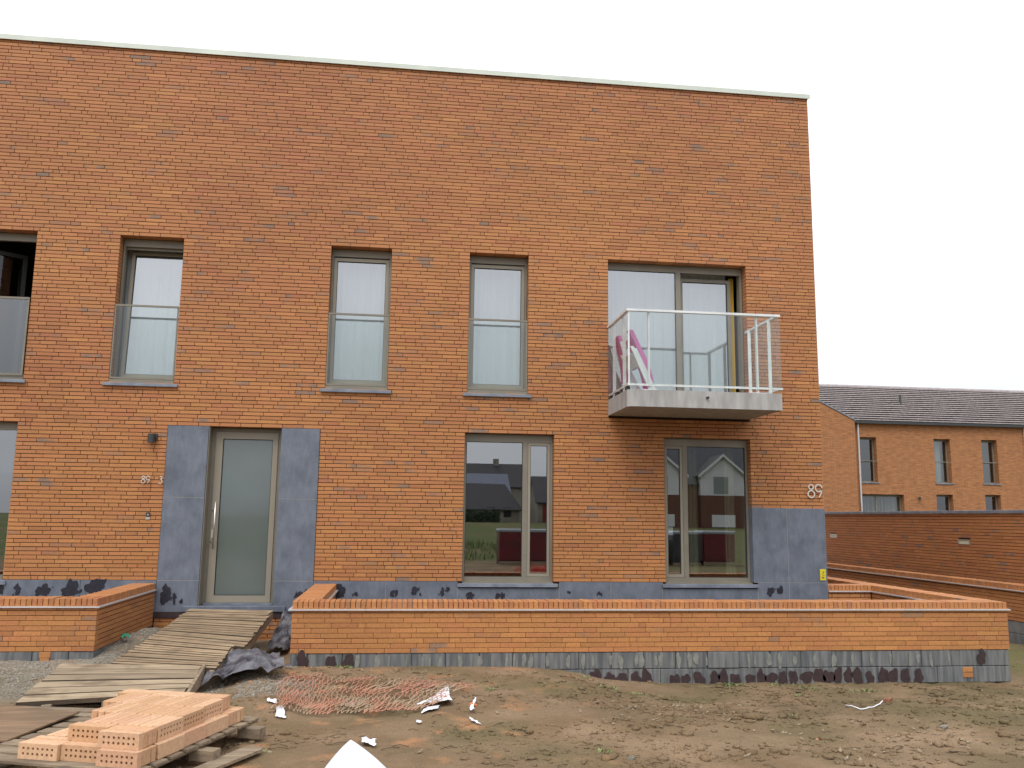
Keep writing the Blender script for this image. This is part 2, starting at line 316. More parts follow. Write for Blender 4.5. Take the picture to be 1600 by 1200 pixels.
def ground_mat():
    m = bpy.data.materials.new('sandy_soil'); m.use_nodes = True; t = m.node_tree; b = t.nodes['Principled BSDF']; nn = t.nodes.new; ln = t.links.new
    b.inputs['Roughness'].default_value = .95; b.inputs['Specular IOR Level'].default_value = .15
    g = nn('ShaderNodeNewGeometry'); sp = nn('ShaderNodeSeparateXYZ'); ln(g.outputs['Position'], sp.inputs[0])
    def noise(s, d=5, st=None):
        n = nn('ShaderNodeTexNoise'); n.inputs['Scale'].default_value = s; n.inputs['Detail'].default_value = d
        if st:
            mp = nn('ShaderNodeMapping'); mp.inputs['Scale'].default_value = st; ln(g.outputs['Position'], mp.inputs[0]); ln(mp.outputs[0], n.inputs['Vector'])
        else: ln(g.outputs['Position'], n.inputs['Vector'])
        return n.outputs[0]
    def rng(src, a, b_, c=0., d=1.):
        r = nn('ShaderNodeMapRange'); r.inputs[1].default_value = a; r.inputs[2].default_value = b_; r.inputs[3].default_value = c; r.inputs[4].default_value = d; ln(src, r.inputs[0]); return r.outputs[0]
    def mix(f, a, c):
        k = nn('ShaderNodeMixRGB')
        ln(f, k.inputs[0])
        if isinstance(a, tuple): k.inputs[1].default_value = (*a, 1)
        else: ln(a, k.inputs[1])
        if isinstance(c, tuple): k.inputs[2].default_value = (*c, 1)
        else: ln(c, k.inputs[2])
        return k.outputs[0]
    def math_(op, a, c):
        k = nn('ShaderNodeMath'); k.operation = op
        for i, v in enumerate((a, c)):
            if isinstance(v, float): k.inputs[i].default_value = v
            else: ln(v, k.inputs[i])
        return k.outputs[0]
    base = mix(rng(noise(1.6), .38, .62), srgb(136, 114, 90), srgb(116, 96, 72))
    base = mix(rng(noise(.7, 6), .5, .66), base, srgb(104, 92, 66))
    right = rng(sp.outputs['X'], 1.5, 6.5)
    base = mix(math_('MULTIPLY', right, rng(noise(1.1, 6), .40, .60)), base, srgb(100, 90, 64))
    base = mix(math_('MULTIPLY', rng(noise(2.3, 6), .57, .68), rng(sp.outputs['X'], 2.5, .5)), base, srgb(164, 122, 88))
    base = mix(rng(noise(14, 6), .60, .76), base, srgb(104, 86, 66))
    base = mix(rng(noise(40, 4), .6, .75, 0., .5), base, srgb(88, 74, 56))
    # grey grit by the ramp and the left planter
    gx_ = math_('MULTIPLY', rng(sp.outputs['X'], -1.2, -2.6), rng(sp.outputs['Y'], -4.6, -3.9))
    base = mix(math_('MULTIPLY', gx_, rng(noise(2.5), .35, .6)), base, srgb(136, 128, 112))
    # grass on the field behind the camera and beside the planters
    gr = math_('MULTIPLY', rng(sp.outputs['Y'], -19., -24.), rng(noise(.25), .3, .5))
    base = mix(gr, base, srgb(84, 92, 48))
    gr2 = math_('MULTIPLY', rng(sp.outputs['X'], 7.7, 8.6), rng(noise(1.5), .35, .6))
    base = mix(gr2, base, srgb(100, 98, 62))
    sc1 = nn('ShaderNodeVectorMath'); sc1.operation = 'SCALE'; base = mix(rng(noise(.55, 7), .5, .68, 0., .55), base, srgb(92, 78, 58))
    ln(base, sc1.inputs[0]); ln(rng(noise(90, 3), .3, .7, .8, 1.18), sc1.inputs['Scale'])
    ln(sc1.outputs[0], b.inputs['Base Color'])
    h = math_('ADD', noise(55, 6), math_('MULTIPLY', noise(13, 4), 1.5))
    bu = nn('ShaderNodeBump'); bu.inputs['Strength'].default_value = .55; bu.inputs['Distance'].default_value = .02; ln(h, bu.inputs['Height']); ln(bu.outputs[0], b.inputs['Normal'])
    return m
M_soil = ground_mat(); me.materials.append(M_soil)
tag(link('ground', me), kind='structure')
def gh(x, y): return float(ground_h(np.array([x]), np.array([y]))[0])

# ------------------------------------------------------------------ brick laying
P = .0561; BL = .297; BH = .0476
def tone(z=2., redshift=0., x=0.):
    r = R.random()
    k = R.gauss(1, .055)
    t = min(1, max(0, (z-1)/7.5))
    batch = float(vnoise(x*.42+7, z*.55+3, 201))
    red = redshift+.05*t+(.50*batch-.10)*min(1, max(0, z-1)/3)+R.gauss(0, .22)+(.4 if r < .08 else 0)
    k = k*(1-.06*max(0, batch-.4)*min(1, z/4))
    red = max(-.5, min(1.2, red))
    c = [0.428*k, 0.180*k, 0.062*k]
    c = [c[0]*(1-.08*red), c[1]*(1-.20*red), c[2]*(1-.02*red)]
    c[2] *= 1+.22*t; c[1] *= 1+.04*t
    fl = 0.
    q = R.random()
    if q < .045: fl = R.uniform(.5, .9)
    elif q < .12: fl = R.uniform(.15, .4)
    return (c[0], c[1], c[2], 1.), fl
JPREV = [[]]
def course_segments(x0, x1, holes, z0, z1, minp=.035, L_=BL):
    """split one course into pieces: wild bond, cut at openings"""
    segs = [(x0, x1)]
    for (a, b, c, d) in holes:
        if z1 > c+.012 and z0 < d-.012:
            new = []
            for (s, e) in segs:
                if b <= s or a >= e: new.append((s, e)); continue
                if a > s: new.append((s, a))
                if b < e: new.append((b, e))
            segs = new
    out = []; prev = JPREV[0]; cur = []
    for (s, e) in segs:
        q = s; first = True
        left_edge = True
        while q < e-1e-6:
            if first:
                first = False
                for _t in range(8):
                    l = R.uniform(.2, 1)*L_
                    if all(abs(q+l-j) > .055 for j in prev): break
            else: l = L_ if R.random() > .13 else L_*R.choice([.22, .3, .45, .6, .75, .5])
            if e-(q+l) < .07: l = e-q if e-q <= L_*1.02 else (e-q)/2
            elif e-(q+l) > .2 and l > L_*.9 and any(abs(q+l-j) < .035 for j in prev): l = L_*R.choice([.3, .45, .6, .75])
            out.append((q, min(q+l, e), l > L_*.99)); q += l; cur.append(q)
    JPREV[0] = cur
    return out
def brick_pts(a, b, z0, z1, jit, dep, bev=.0022):
    y = jit
    V = [(a+bev, y, z0+bev), (b-bev, y, z0+bev), (b-bev, y, z1-bev), (a+bev, y, z1-bev),
         (a, y+bev, z0), (b, y+bev, z0), (b, y+bev, z1), (a, y+bev, z1),
         (a, dep, z0), (b, dep, z0), (b, dep, z1), (a, dep, z1)]
    F = [(0, 1, 2, 3), (4, 5, 1, 0), (5, 6, 2, 1), (6, 7, 3, 2), (7, 4, 0, 3), (8, 9, 5, 4), (9, 10, 6, 5), (10, 11, 7, 6), (11, 8, 4, 7)]
    return V, F
VARI = []
def variant_mesh(z, dep, bh, vg, rs=0., x=0., cache={}):
    key = (round(dep, 3), bh, vg, R.randrange(24), int(min(5, max(0, z//1.5))), int((x+20)//2.5), rs)
    if key not in cache:
        c, f = tone(z, rs, x); V, F = brick_pts(0, BL-2*vg, 0, bh, 0, dep)
        cache[key] = MB().add(V, F, col=c, flash=f).mesh('brick', M_brick, fix=False)
    return cache[key]
def lay(root, x0, x1, z0, rows, dep, origin=(0, 0, 0), ang=0., holes=(), nparts=300, pitch=P, bh=None, vg=.0034, name='brick', zshift=0., rs=0.):
    """lay courses along local +x, outward face towards local -y, in the frame origin/ang (radians about z), relative to root"""
    ca, sa = math.cos(ang), math.sin(ang)
    ro = Vector(root.location)
    def W(p): return (origin[0]+p[0]*ca-p[1]*sa, origin[1]+p[0]*sa+p[1]*ca, origin[2]+p[2])
    bricks = []; bh = bh or BH
    for r in range(rows):
        zb = z0+r*pitch+(pitch-bh)/2+R.uniform(-.0008, .0008); zt = zb+bh
        for (a, b, full) in course_segments(x0, x1, holes, zb, zt):
            bricks.append((a+vg, b-vg, zb, zt, full))
    cand = []
    if nparts:
        for i, (a, b, zb, zt, full) in enumerate(bricks):
            if not full: continue
            p = [proj(W(q)) for q in ((a, 0, zb), (b, 0, zb), (b, 0, zt), (a, 0, zt))]
            if not all(2 < u < 1598 and 2 < v < 1198 for u, v in p): continue
            ar = abs(sum(p[k][0]*p[(k+1) % 4][1]-p[(k+1) % 4][0]*p[k][1] for k in range(4)))/2
            cand.append((ar, i))
        cand.sort(reverse=True)
    single = set(i for _, i in cand[:nparts])
    mb = MB(); cnt = 0
    for i, (a, b, zb, zt, full) in enumerate(bricks):
        jit = R.gauss(0, .0012)
        if i in single:
            o = link(name, variant_mesh(zb+zshift, dep, bh, vg, rs, a), root, Vector(W((a, jit, zb)))-ro, (0, 0, ang))
        else:
            c, f = tone(zb+zshift, rs, a); V, F = brick_pts(a, b, zb, zt, jit, dep)
            mb.add([Vector(W(v))-ro for v in V], F, col=c, flash=f)
    if mb.v:
        o = link('remaining_brickwork', mb.mesh('remaining_brickwork', M_brick, fix=False), root); tag(o, kind='stuff')
    return bricks

# ------------------------------------------------------------------ main building
B = thing('apartment_building', 'large flat-roofed orange brick apartment building with grey door surround, tall windows and balcony', 'building', (0, 0, 0))
XL, XR = -9.6, 6.55
ZB = 3.0-39*P; ZT = 3.0+(50+53)*P
HOLES = dict(
    w0=(-6.75, -5.42, 3.62, 5.805), w1=(-4.255, -3.352, 3.62, 5.805), w2=(-1.188, -.277, 3.62, 5.805), w3=(.925, 1.842, 3.62, 5.805),
    bal=(3.112, 5.375, 3.56, 5.805), g0=(-6.9, -5.43, .80, 3.0), door=(-2.81, -1.785, .0, 3.0), ga=(.905, 2.262, .79, 3.0), gb=(3.985, 5.365, .79, 3.0))
hl = [HOLES[k] for k in ('w0', 'w1', 'w2', 'w3', 'bal', 'g0', 'ga', 'gb')]
hl2 = hl+[(-3.385, -1.229, 0, 3.0), (5.36, XR, 0, 1.945), (3.112, 5.375, 3.315, 3.56)]
lay(B, XL, XR, ZB, 39+103, .168, holes=hl2)
# backing wall with the openings left free
def backing():
    holes = [(a-.006, b+.006, c-.006, d+.006) for (a, b, c, d) in hl+[HOLES['door']]]
    xs = sorted(set([XL, XR-.006]+[v for h in holes for v in h[:2]])); zs = sorted(set([-.3, ZT]+[v for h in holes for v in h[2:]]))
    xs = [x for x in xs if XL <= x <= XR]; zs = [z for z in zs if -.3 <= z <= ZT]
    m = MB(); y0, y1 = .013, .165
    inside = lambda x, z: any(a < x < b and c < z < d for a, b, c, d in holes)
    G = [[not inside((xs[i]+xs[i+1])/2, (zs[j]+zs[j+1])/2) for j in range(len(zs)-1)] for i in range(len(xs)-1)]
    nxs, nzs = len(xs)-1, len(zs)-1
    for i in range(nxs):
        for j in range(nzs):
            if not G[i][j]: continue
            a, b, c, d = xs[i], xs[i+1], zs[j], zs[j+1]
            m.add([(a, y0, c), (b, y0, c), (b, y0, d), (a, y0, d)], [(0, 1, 2, 3)]); m.add([(a, y1, c), (b, y1, c), (b, y1, d), (a, y1, d)], [(3, 2, 1, 0)])
            if i == 0 or not G[i-1][j]: m.add([(a, y0, c), (a, y0, d), (a, y1, d), (a, y1, c)], [(0, 1, 2, 3)])
            if i == nxs-1 or not G[i+1][j]: m.add([(b, y0, c), (b, y1, c), (b, y1, d), (b, y0, d)], [(0, 1, 2, 3)])
            if j == 0 or not G[i][j-1]: m.add([(a, y0, c), (a, y1, c), (b, y1, c), (b, y0, c)], [(0, 1, 2, 3)])
            if j == nzs-1 or not G[i][j+1]: m.add([(a, y0, d), (b, y0, d), (b, y1, d), (a, y1, d)], [(0, 1, 2, 3)])
    link('mortar_bed', m.mesh('mortar_bed', M_mortar, fix=False), B)
backing()
# inner leaf round the openings (frames sit against it), side wall, roof, rooms
MI = MB()
def inner():
    holes = [h for h in hl+[HOLES['door']]]
    xs = sorted(set([XL, XR-.17]+[v for h in holes for v in h[:2]])); zs = sorted(set([-.3, ZT]+[v for h in holes for v in h[2:]]))
    for i in range(len(xs)-1):
        for j in range(len(zs)-1):
            x, z = (xs[i]+xs[i+1])/2, (zs[j]+zs[j+1])/2
            if any(a < x < b and c < z < d for a, b, c, d in holes): continue
            MI.box(xs[i], xs[i+1], .30, .42, zs[j], zs[j+1])
inner(); MI.build('inner_wall', M_int, B)
s = MB(); s.box(XR-.168, XR-.01, .169, 10, -.3, ZT); s.box(XL, XR, 10, 10.2, -.3, ZT); s.box(XL, XL+.15, .43, 10, -.3, ZT)
s.build('outer_shell', M_mortar, B)
lay(B, .172, 10, ZB, 142, .006, origin=(XR, 0, 0), ang=math.pi/2, nparts=0, zshift=0)
s = MB(); s.box(XL, XR+.0, .43, 10, ZT-.25, ZT-.05); s.build('roof', M_lampdark, B)
s = MB(); s.bbox(XL, XR+.03, -.03, .40, ZT+.004, ZT+.06, .004); s.box(XL, XR+.03, -.034, -.03, ZT-.022, ZT+.055)
s.build('roof_capping', M_cap, B)
s = MB(); s.box(XL, XR, .19, .40, ZT-.02, ZT+.0035); s.build('parapet', M_mortar, B)
def room(x0, x1, z0, z1, y1=3.2, m=M_int):
    s = MB(); t = .05
    s.box(x0, x1, y1, y1+t, z0, z1); s.box(x0-t, x0, .421, y1+t, z0-t, z1+t); s.box(x1, x1+t, .421, y1+t, z0-t, z1+t)
    s.box(x0, x1, .421, y1+t, z0-t, z0); s.box(x0, x1, .421, y1+t, z1, z1+t); s.build('room', m, B)
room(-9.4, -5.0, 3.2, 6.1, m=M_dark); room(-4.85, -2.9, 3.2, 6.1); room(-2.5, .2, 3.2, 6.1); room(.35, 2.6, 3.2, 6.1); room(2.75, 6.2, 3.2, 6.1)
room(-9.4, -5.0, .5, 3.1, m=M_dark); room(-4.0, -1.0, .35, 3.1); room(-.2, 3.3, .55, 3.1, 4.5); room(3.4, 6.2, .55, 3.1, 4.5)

# blue stone slabs
def slab(x0, x1, z0, z1, y0=-.012, y1=.15):
    s = MB(); s.bbox(x0+.002, x1-.002, y0, y1, z0+.002, z1-.002, .003); return s.build('stone_slab', M_slate, B)
for (a, b) in ((-9.6, -8.2), (-8.2, -6.95), (-6.95, -5.4), (-5.4, -4.4), (-4.4, -3.385), (-1.229, -.2), (-.2, .84), (2.345, 3.13), (3.13, 3.925), (5.425, 5.925), (5.925, 6.55)):
    slab(a, b, .34, ZB)
slab(.84, 2.345, .34, .722); slab(3.925, 5.425, .34, .722)
slab(-3.385, -2.81, .34, .812); slab(-3.385, -2.81, .812, 1.975); slab(-3.385, -2.81, 1.975, 3.0)
slab(-1.785, -1.229, .34, .812); slab(-1.785, -1.229, .812, 1.975); slab(-1.785, -1.229, 1.975, 3.0)
slab(5.362, 5.925, .814, 1.945); slab(5.925, 6.55, .814, 1.945)
s = MB()
for (x0, x1, z0, z1) in ((-3.383, -2.812, 1.9725, 1.9775), (-3.383, -2.812, .8095, .8145), (-1.783, -1.231, 1.9725, 1.9775), (-1.783, -1.231, .8095, .8145),
                         (5.37, 6.548, .8115, .8165), (5.9225, 5.9275, .36, 1.94), (3.1275, 3.1325, .36, .81), (3.922, 3.927, .36, .81), (-.2025, -.1975, .36, .81), (.838, .843, .36, .78), (2.343, 2.348, .36, .78), (5.423, 5.428, .36, .78)):
    s.box(x0, x1, -.0105, .0, z0, z1)
s.build('slab_joint', M_joint, B)
s = MB(); s.box(-2.809, -1.786, .16, .17, .45, 2.99); 
s = MB(); s.bbox(-3.0, -1.6, -.05, .16, .385, .462, .004); s.build('door_step', M_slate, B)
s = MB(); s.box(-3.4, -1.2, -.02, .1, .30, .384); s.build('membrane_strip', M_bitumen, B)
# brick band seen under the step
lay(B, -3.39, -1.2, .30-6*P, 6, .1, nparts=0)

def blob(cx, cz, w_, h_, y, seed, n=34, jag=1.):
    rr = random.Random(seed); pts = []
    ph = [rr.uniform(0, 6.28) for _ in range(5)]
    for i in range(n):
        t = 2*math.pi*i/n
        k = 1+.14*math.sin(2*t+ph[0])+.12*math.sin(3*t+ph[1])+.10*math.sin(5*t+ph[2])+jag*(.09*math.sin(9*t+ph[3])+rr.uniform(-.1, .1))
        pts.append((cx+w_/2*k*math.cos(t), cz+h_/2*k*math.sin(t)))
    V = [(x, y, z) for x, z in pts]+[(x, y+.004, z) for x, z in pts]
    F = [tuple(range(n))]+[(i, (i+1) % n, n+(i+1) % n, n+i) for i in range(n)]
    return V, F
smears = [(-5.44, .68, .09, .16), (-5.21, .68, .09, .15), (-4.88, .67, .20, .17), (-4.52, .69, .24, .24), (-4.20, .71, .30, .24), (-3.25, .62, .17, .24), (-3.13, .56, .06, .14), (-3.03, .53, .04, .07), (-1.42, .62, .10, .1), (-1.32, .65, .06, .1),
          (-.86, .66, .2, .2), (-.98, .70, .12, .12), (-.62, .63, .06, .06), (-.10, .64, .06, .1), (-.04, .65, .04, .1), (.22, .68, .12, .11), (.62, .66, .07, .12), (.70, .70, .05, .09), (1.03, .61, .13, .1), (1.43, .60, .08, .1), (1.50, .61, .05, .1), (2.5, .66, .05, .03), (2.95, .65, .06, .05), (5.62, .68, .12, .14), (5.78, .7, .1, .12)]
for i, (x, z, a, b) in enumerate(smears):
    s = MB(); V, F = blob(x, z, a*.9, b, -.0155, 100+i); s.add(V, F); rq = random.Random(i)
    for k in range(3):
        V, F = blob(x+rq.uniform(-.7, .7)*a, z+rq.uniform(-.5, .3)*b, rq.uniform(.012, .03), rq.uniform(.02, .07), -.0155-.0003*(k+1), 700+i*5+k, n=12); s.add(V, F)
    s.build('tar_smear', M_black, B)

# windows -------------------------------------------------------------
def pane(parent, x0, x1, z0, z1, y, m=M_glass, name='pane', t=.006):
    s = MB(); s.add([(x0, y, z0), (x1, y, z0), (x1, y, z1), (x0, y, z1)], [(0, 1, 2, 3)]); s.box(x0, x1, y+.004, y+t, z0, z1) if False else None
    return s.build(name, m, parent)
def win(name='window', lab=None):
    o = bpy.data.objects.new(name, None); COL.objects.link(o); o.parent = B
    if lab: o['label'] = lab
    return o
def curtain(parent, x0, x1, z0, z1, y, m=M_curtain, amp=.012, wl=.19, seed=1):
    n = int((x1-x0)/.012); rr = random.Random(seed); ph = rr.uniform(0, 6); V = []; F = []
    for i in range(n+1):
        x = x0+(x1-x0)*i/n; yy = y+amp*math.sin(x*6.283/wl+ph+.8*math.sin(x*9+ph))+amp*.4*math.sin(x*6.283/wl*2.3)
        V += [(x, yy, z0), (x, yy, z1)]
    for i in range(n): F.append((2*i, 2*i+2, 2*i+3, 2*i+1))
    s = MB().add(V, F); return s.build('curtain', m, parent, smooth=True)
def sill(parent, x0, x1, z1, t=.045, y0=-.045):
    s = MB(); s.bbox(x0, x1, y0, .165, z1-t, z1, .003); s.build('sill', M_sill, parent)

def upper_window(x0, x1, lab, tilt=False, cur=True, seed=1):
    W_ = win('window', lab); z0, z1 = 3.62, 5.805; e = .002
    s = MB(); s.box(x0+e, x1-e, .172, .225, z1-.115, z1-e)
    s.box(x0+e, x0+.032, .172, .25, z0+.03, z1-.1155); s.box(x1-.032, x1-e, .172, .25, z0+.03, z1-.1155)
    s.box(x0+.0325, x1-.0325, .172, .25, z0+.03, z0+.085); s.box(x0+.0325, x1-.0325, .226, .25, z1-.15, z1-e)
    s.build('frame', M_frame, W_)
    sill(W_, x0-.068, x1+.062, 3.598)
    s = MB(); s.box(x0+e, x1-e, .0, .17, 3.5985, z0+.03); s.build('sill_packing', M_frame, W_)
    # sash
    a, b, c, d = x0+.036, x1-.036, z0+.09, z1-.135
    S = MB(); frame_boxes(S, 0, b-a, 0, d-c, 0, .06, .05, .05, .06, .05)
    so_ = S.mesh('sash', M_sash); G = MB(); G.add([(.05, .03, .06), (b-a-.05, .03, .06), (b-a-.05, .03, d-c-.05), (.05, .03, d-c-.05)], [(0, 1, 2, 3)])
    K = MB(); frame_boxes(K, .05, b-a-.05, .06, d-c-.05, .012, .029, .006, .006, .006, .006)
    loc = (a, .185, c); rot = (0, 0, 0)
    if tilt: loc = (a+.035, .265, c); rot = (math.radians(-3.2), 0, 0)
    for nm, me_ in (('sash', so_), ('pane', G.mesh('pane', M_glass)), ('seal', K.mesh('seal', M_seal))): link(nm, me_, W_, loc, rot)
    if cur: curtain(W_, x0-.1, x1+.1, z0-.15, z1+.1, .50 if tilt else .40, seed=seed)
    # glass guard in front
    g = MB(); ga, gb = x0+.002, x1-.006
    g.box(ga, gb, .002, .030, 4.735, 4.762); g.box(ga, ga+.018, .006, .026, 3.66, 4.7345); g.box(gb-.018, gb, .006, .026, 3.66, 4.7345); g.box(ga+.0185, gb-.0185, .006, .026, 3.66, 3.685)
    g.build('guard_frame', M_frame, W_)
    pane(W_, ga+.0185, gb-.0185, 3.6855, 4.7345, .016, M_rail_glass, 'guard_glass')
    return W_
w1 = upper_window(-4.255, -3.352, 'tall upper window with its sash tilted inward behind a glass guard, left of the door', True, seed=3)
w2 = upper_window(-1.188, -.277, 'tall upper window closed behind a glass guard, right of the door', seed=4)
w3 = upper_window(.925, 1.842, 'tall upper window closed behind a glass guard, nearest the balcony', seed=5)

# open window at the left edge
W0 = win('window', 'dark open upper window at the left edge of the photo'); x0, x1 = -6.75, -5.42
s = MB(); s.box(x0, x1, .172, .23, 5.69, 5.803); s.box(x0, x0+.03, .172, .25, 3.65, 5.689)
s.box(x0+.031, x1, .172, .25, 3.65, 3.70); s.build('frame', M_frame, W0)
sill(W0, x0-.06, x1+.045, 3.598)
s = MB(); s.box(x0+.002, x1-.002, 0, .17, 3.5985, 3.65); s.build('sill_packing', M_frame, W0)
S = MB(); frame_boxes(S, 0, .62, 0, 1.90, 0, .05, .05, .05, .06, .06); link('sash', S.mesh('sash', M_lampdark), W0, (-6.30, .33, 3.72), (0, 0, math.radians(38)))
G = MB(); G.add([(.05, .025, .06), (.57, .025, .06), (.57, .025, 1.84), (.05, .025, 1.84)], [(0, 1, 2, 3)]); link('pane', G.mesh('pane', M_rail_glass), W0, (-6.30, .33, 3.72), (0, 0, math.radians(38)))
g = MB(); g.box(x0, x1-.006, -.028, 0, 4.77, 4.80); g.box(x1-.028, x1-.006, -.024, -.004, 3.66, 4.7695); g.box(x0, x1-.0285, -.024, -.004, 3.66, 3.685)
g.build('guard_frame', M_frame, W0)
pane(W0, x0, x1-.0285, 3.6855, 4.7695, -.014, glass_mat('guard_glass_grey', (.72, .76, .75), .16), 'guard_glass')

# ground floor window at the left edge
W4 = win('window', 'tall ground floor window at the left edge of the photo'); x0, x1 = -6.9, -5.43
s = MB(); s.box(x0, x1-.002, .122, .20, 2.89, 2.998); s.box(x1-.05, x1-.002, .122, .20, .85, 2.889); s.box(x0, x1-.051, .122, .20, .81, .87); s.build('frame', M_frame, W4)
pane(W4, x0, x1-.051, .871, 2.889, .155); sill(W4, x0-.06, x1+.06, .803, .055)
s = MB(); s.box(x0, x1-.05, .30, .31, 2.30, 2.90); s.build('roller_blind', mat('charcoal_blind', srgb(60, 56, 54), .8), W4)

def ground_window(x0, x1, mull, lab, sash_left, sash_w):
    W_ = win('window', lab); z0, z1 = .79, 3.0; e = .002
    s = MB(); s.box(x0+e, x1-e, .122, .20, z1-.12, z1-e)
    s.box(x0+e, x0+.035, .122, .20, z0+.02, z1-.1205); s.box(x1-.04, x1-e, .122, .20, z0+.02, z1-.1205)
    s.box(x0+.0355, x1-.0405, .122, .20, z0+.02, z0+.085); s.box(mull[0], mull[1], .122, .20, z0+.0855, z1-.1205)
    s.build('frame', M_frame, W_)
    sill(W_, x0-.065, x1+.06, z0-.005, .05, -.05)
    s = MB(); s.box(x0+e, x1-e, .04, .16, z0-.004, z0+.0195); s.build('sill_packing', M_frame, W_)
    if sash_left: fa, fb = mull[1], x1-.0405; sa_, sb_ = x0+.0355, mull[0]
    else: fa, fb = x0+.0355, mull[0]; sa_, sb_ = mull[1], x1-.0405
    pane(W_, fa+.0005, fb-.0005, z0+.0855, z1-.1205, .150)
    k = MB(); frame_boxes(k, fa, fb, z0+.0855, z1-.1205, .136, .149, .007, .007, .007, .007); k.build('seal', M_seal, W_)
    s = MB(); frame_boxes(s, sa_+.004, sb_-.004, z0+.089, z1-.124, .126, .19, .038, .038, .045, .038); s.build('sash', M_sash, W_)
    pane(W_, sa_+.0425, sb_-.0425, z0+.1345, z1-.1625, .152)
    k = MB(); frame_boxes(k, sa_+.0425, sb_-.0425, z0+.1345, z1-.1625, .138, .1515, .006, .006, .006, .006); k.build('seal', M_seal, W_)
    return W_
ga_ = ground_window(.905, 2.262, (1.80, 1.878), 'wide ground floor window with a narrow sash on its right', False, .37)
gb_ = ground_window(3.985, 5.365, (4.31, 4.385), 'wide ground floor window under the balcony with a narrow sash on its left', True, .3)
curtain(gb_, 4.42, 4.66, .9, 2.95, .50, amp=.02, wl=.06, m=mat('sheer_curtain', srgb(150, 150, 120), .9)); curtain(gb_, 5.12, 5.3, .9, 2.95, .50, amp=.02, wl=.06, m=mat('sheer_curtain_b', srgb(150, 150, 120), .9))
s = MB(); s.box(4.05, 4.15, .156, .158, 1.51, 1.63); s.build('paper_notice', M_bag, gb_)
s = MB(); s.box(1.0, 1.5, 1.2, 1.7, .6, 1.02); s.build('window_seat', M_dark, ga_)

# balcony window
WB = win('window', 'wide sliding balcony window with the right leaf ajar'); x0, x1 = 3.112, 5.375; z0, z1 = 3.56, 5.805
s = MB(); s.box(x0+.002, x1-.002, .172, .22, z1-.115, z1-.002); s.box(x1-.04, x1-.002, .172, .28, z0+.03, z1-.1155)
s.box(x0+.002, x0+.036, .172, .28, z0+.03, z1-.1155); s.box(x0+.0365, x1-.0405, .172, .28, z0+.005, z0+.075); s.box(4.262, 4.343, .172, .28, z0+.0755, z1-.1155)
s.build('frame', M_frame, WB)
pane(WB, x0+.0365, 4.2615, z0+.0755, z1-.1155, .20)
k = MB(); frame_boxes(k, x0+.0365, 4.2615, z0+.0755, z1-.1155, .186, .199, .006, .006, .006, .006); k.build('seal', M_seal, WB)
S = MB(); frame_boxes(S, 0, .86, 0, 2.0, 0, .06, .05, .055, .07, .055); link('sliding_leaf', S.mesh('sliding_leaf', M_frame), WB, (4.37, .31, z0+.08))
G = MB(); G.add([(.05, .03, .07), (.805, .03, .07), (.805, .03, 1.945), (.05, .03, 1.945)], [(0, 1, 2, 3)]); link('pane', G.mesh('pane', M_glass), WB, (4.37, .31, z0+.08))
K = MB(); frame_boxes(K, .05, .805, .07, 1.945, .012, .029, .006, .006, .006, .006); link('seal', K.mesh('seal', M_seal), WB, (4.37, .31, z0+.08))
curtain(WB, x0-.1, 4.35, z0-.1, z1, .46, seed=8); curtain(WB, 4.42, 5.2, z0-.1, z1, .46, seed=9)
curtain(WB, 4.35, 4.40, z0, z1-.1, .42, m=M_yellow_c, seed=2); curtain(WB, 5.245, 5.325, z0, z1-.1, .42, m=M_yellow_c, seed=6)

# door ------------------------------------------------------------------
D = win('door', 'glazed front door in a taupe frame with a long vertical handle'); x0, x1 = -2.81, -1.785
s = MB(); frame_boxes(s, x0+.002, x1-.002, .465, 2.998, .20, .27, .065, .06, .022, .055); s.build('frame', M_frame, D)
s = MB(); s.box(x0+.002, x0+.012, -.0, .199, .465, 2.998); s.build('reveal_lining', M_frame, D)
s = MB(); frame_boxes(s, x0+.070, x1-.065, .49, 2.94, .185, .24, .10, .075, .10, .10); s.build('door_leaf', M_sash, D)
k = MB(); frame_boxes(k, x0+.1705, x1-.1405, .5905, 2.8395, .198, .212, .007, .007, .007, .007); k.build('seal', M_seal, D)
s = MB(); s.box(x0+.1775, x1-.1475, .215, .222, .5975, 2.8325); s.build('pane', M_doorglass, D)
s = MB(); hx = x0+.135
s.tube([(hx, .095, 1.25), (hx, .095, 1.92)], .0115, 10); s.tube([(hx-.005, .095, 1.35), (hx-.055, .185, 1.35)], .008, 8); s.tube([(hx-.005, .095, 1.80), (hx-.055, .185, 1.80)], .008, 8)
s.build('handle', M_steel, D, smooth=True)
s = MB(); s.box(hx-.05, hx-.02, .180, .1845, 1.40, 1.52); s.build('lock_plate', M_steel, D)
s = MB(); s.box(x0+.04, x1-.03, .14, .199, .4655, .485); s.build('threshold', M_sill, D)

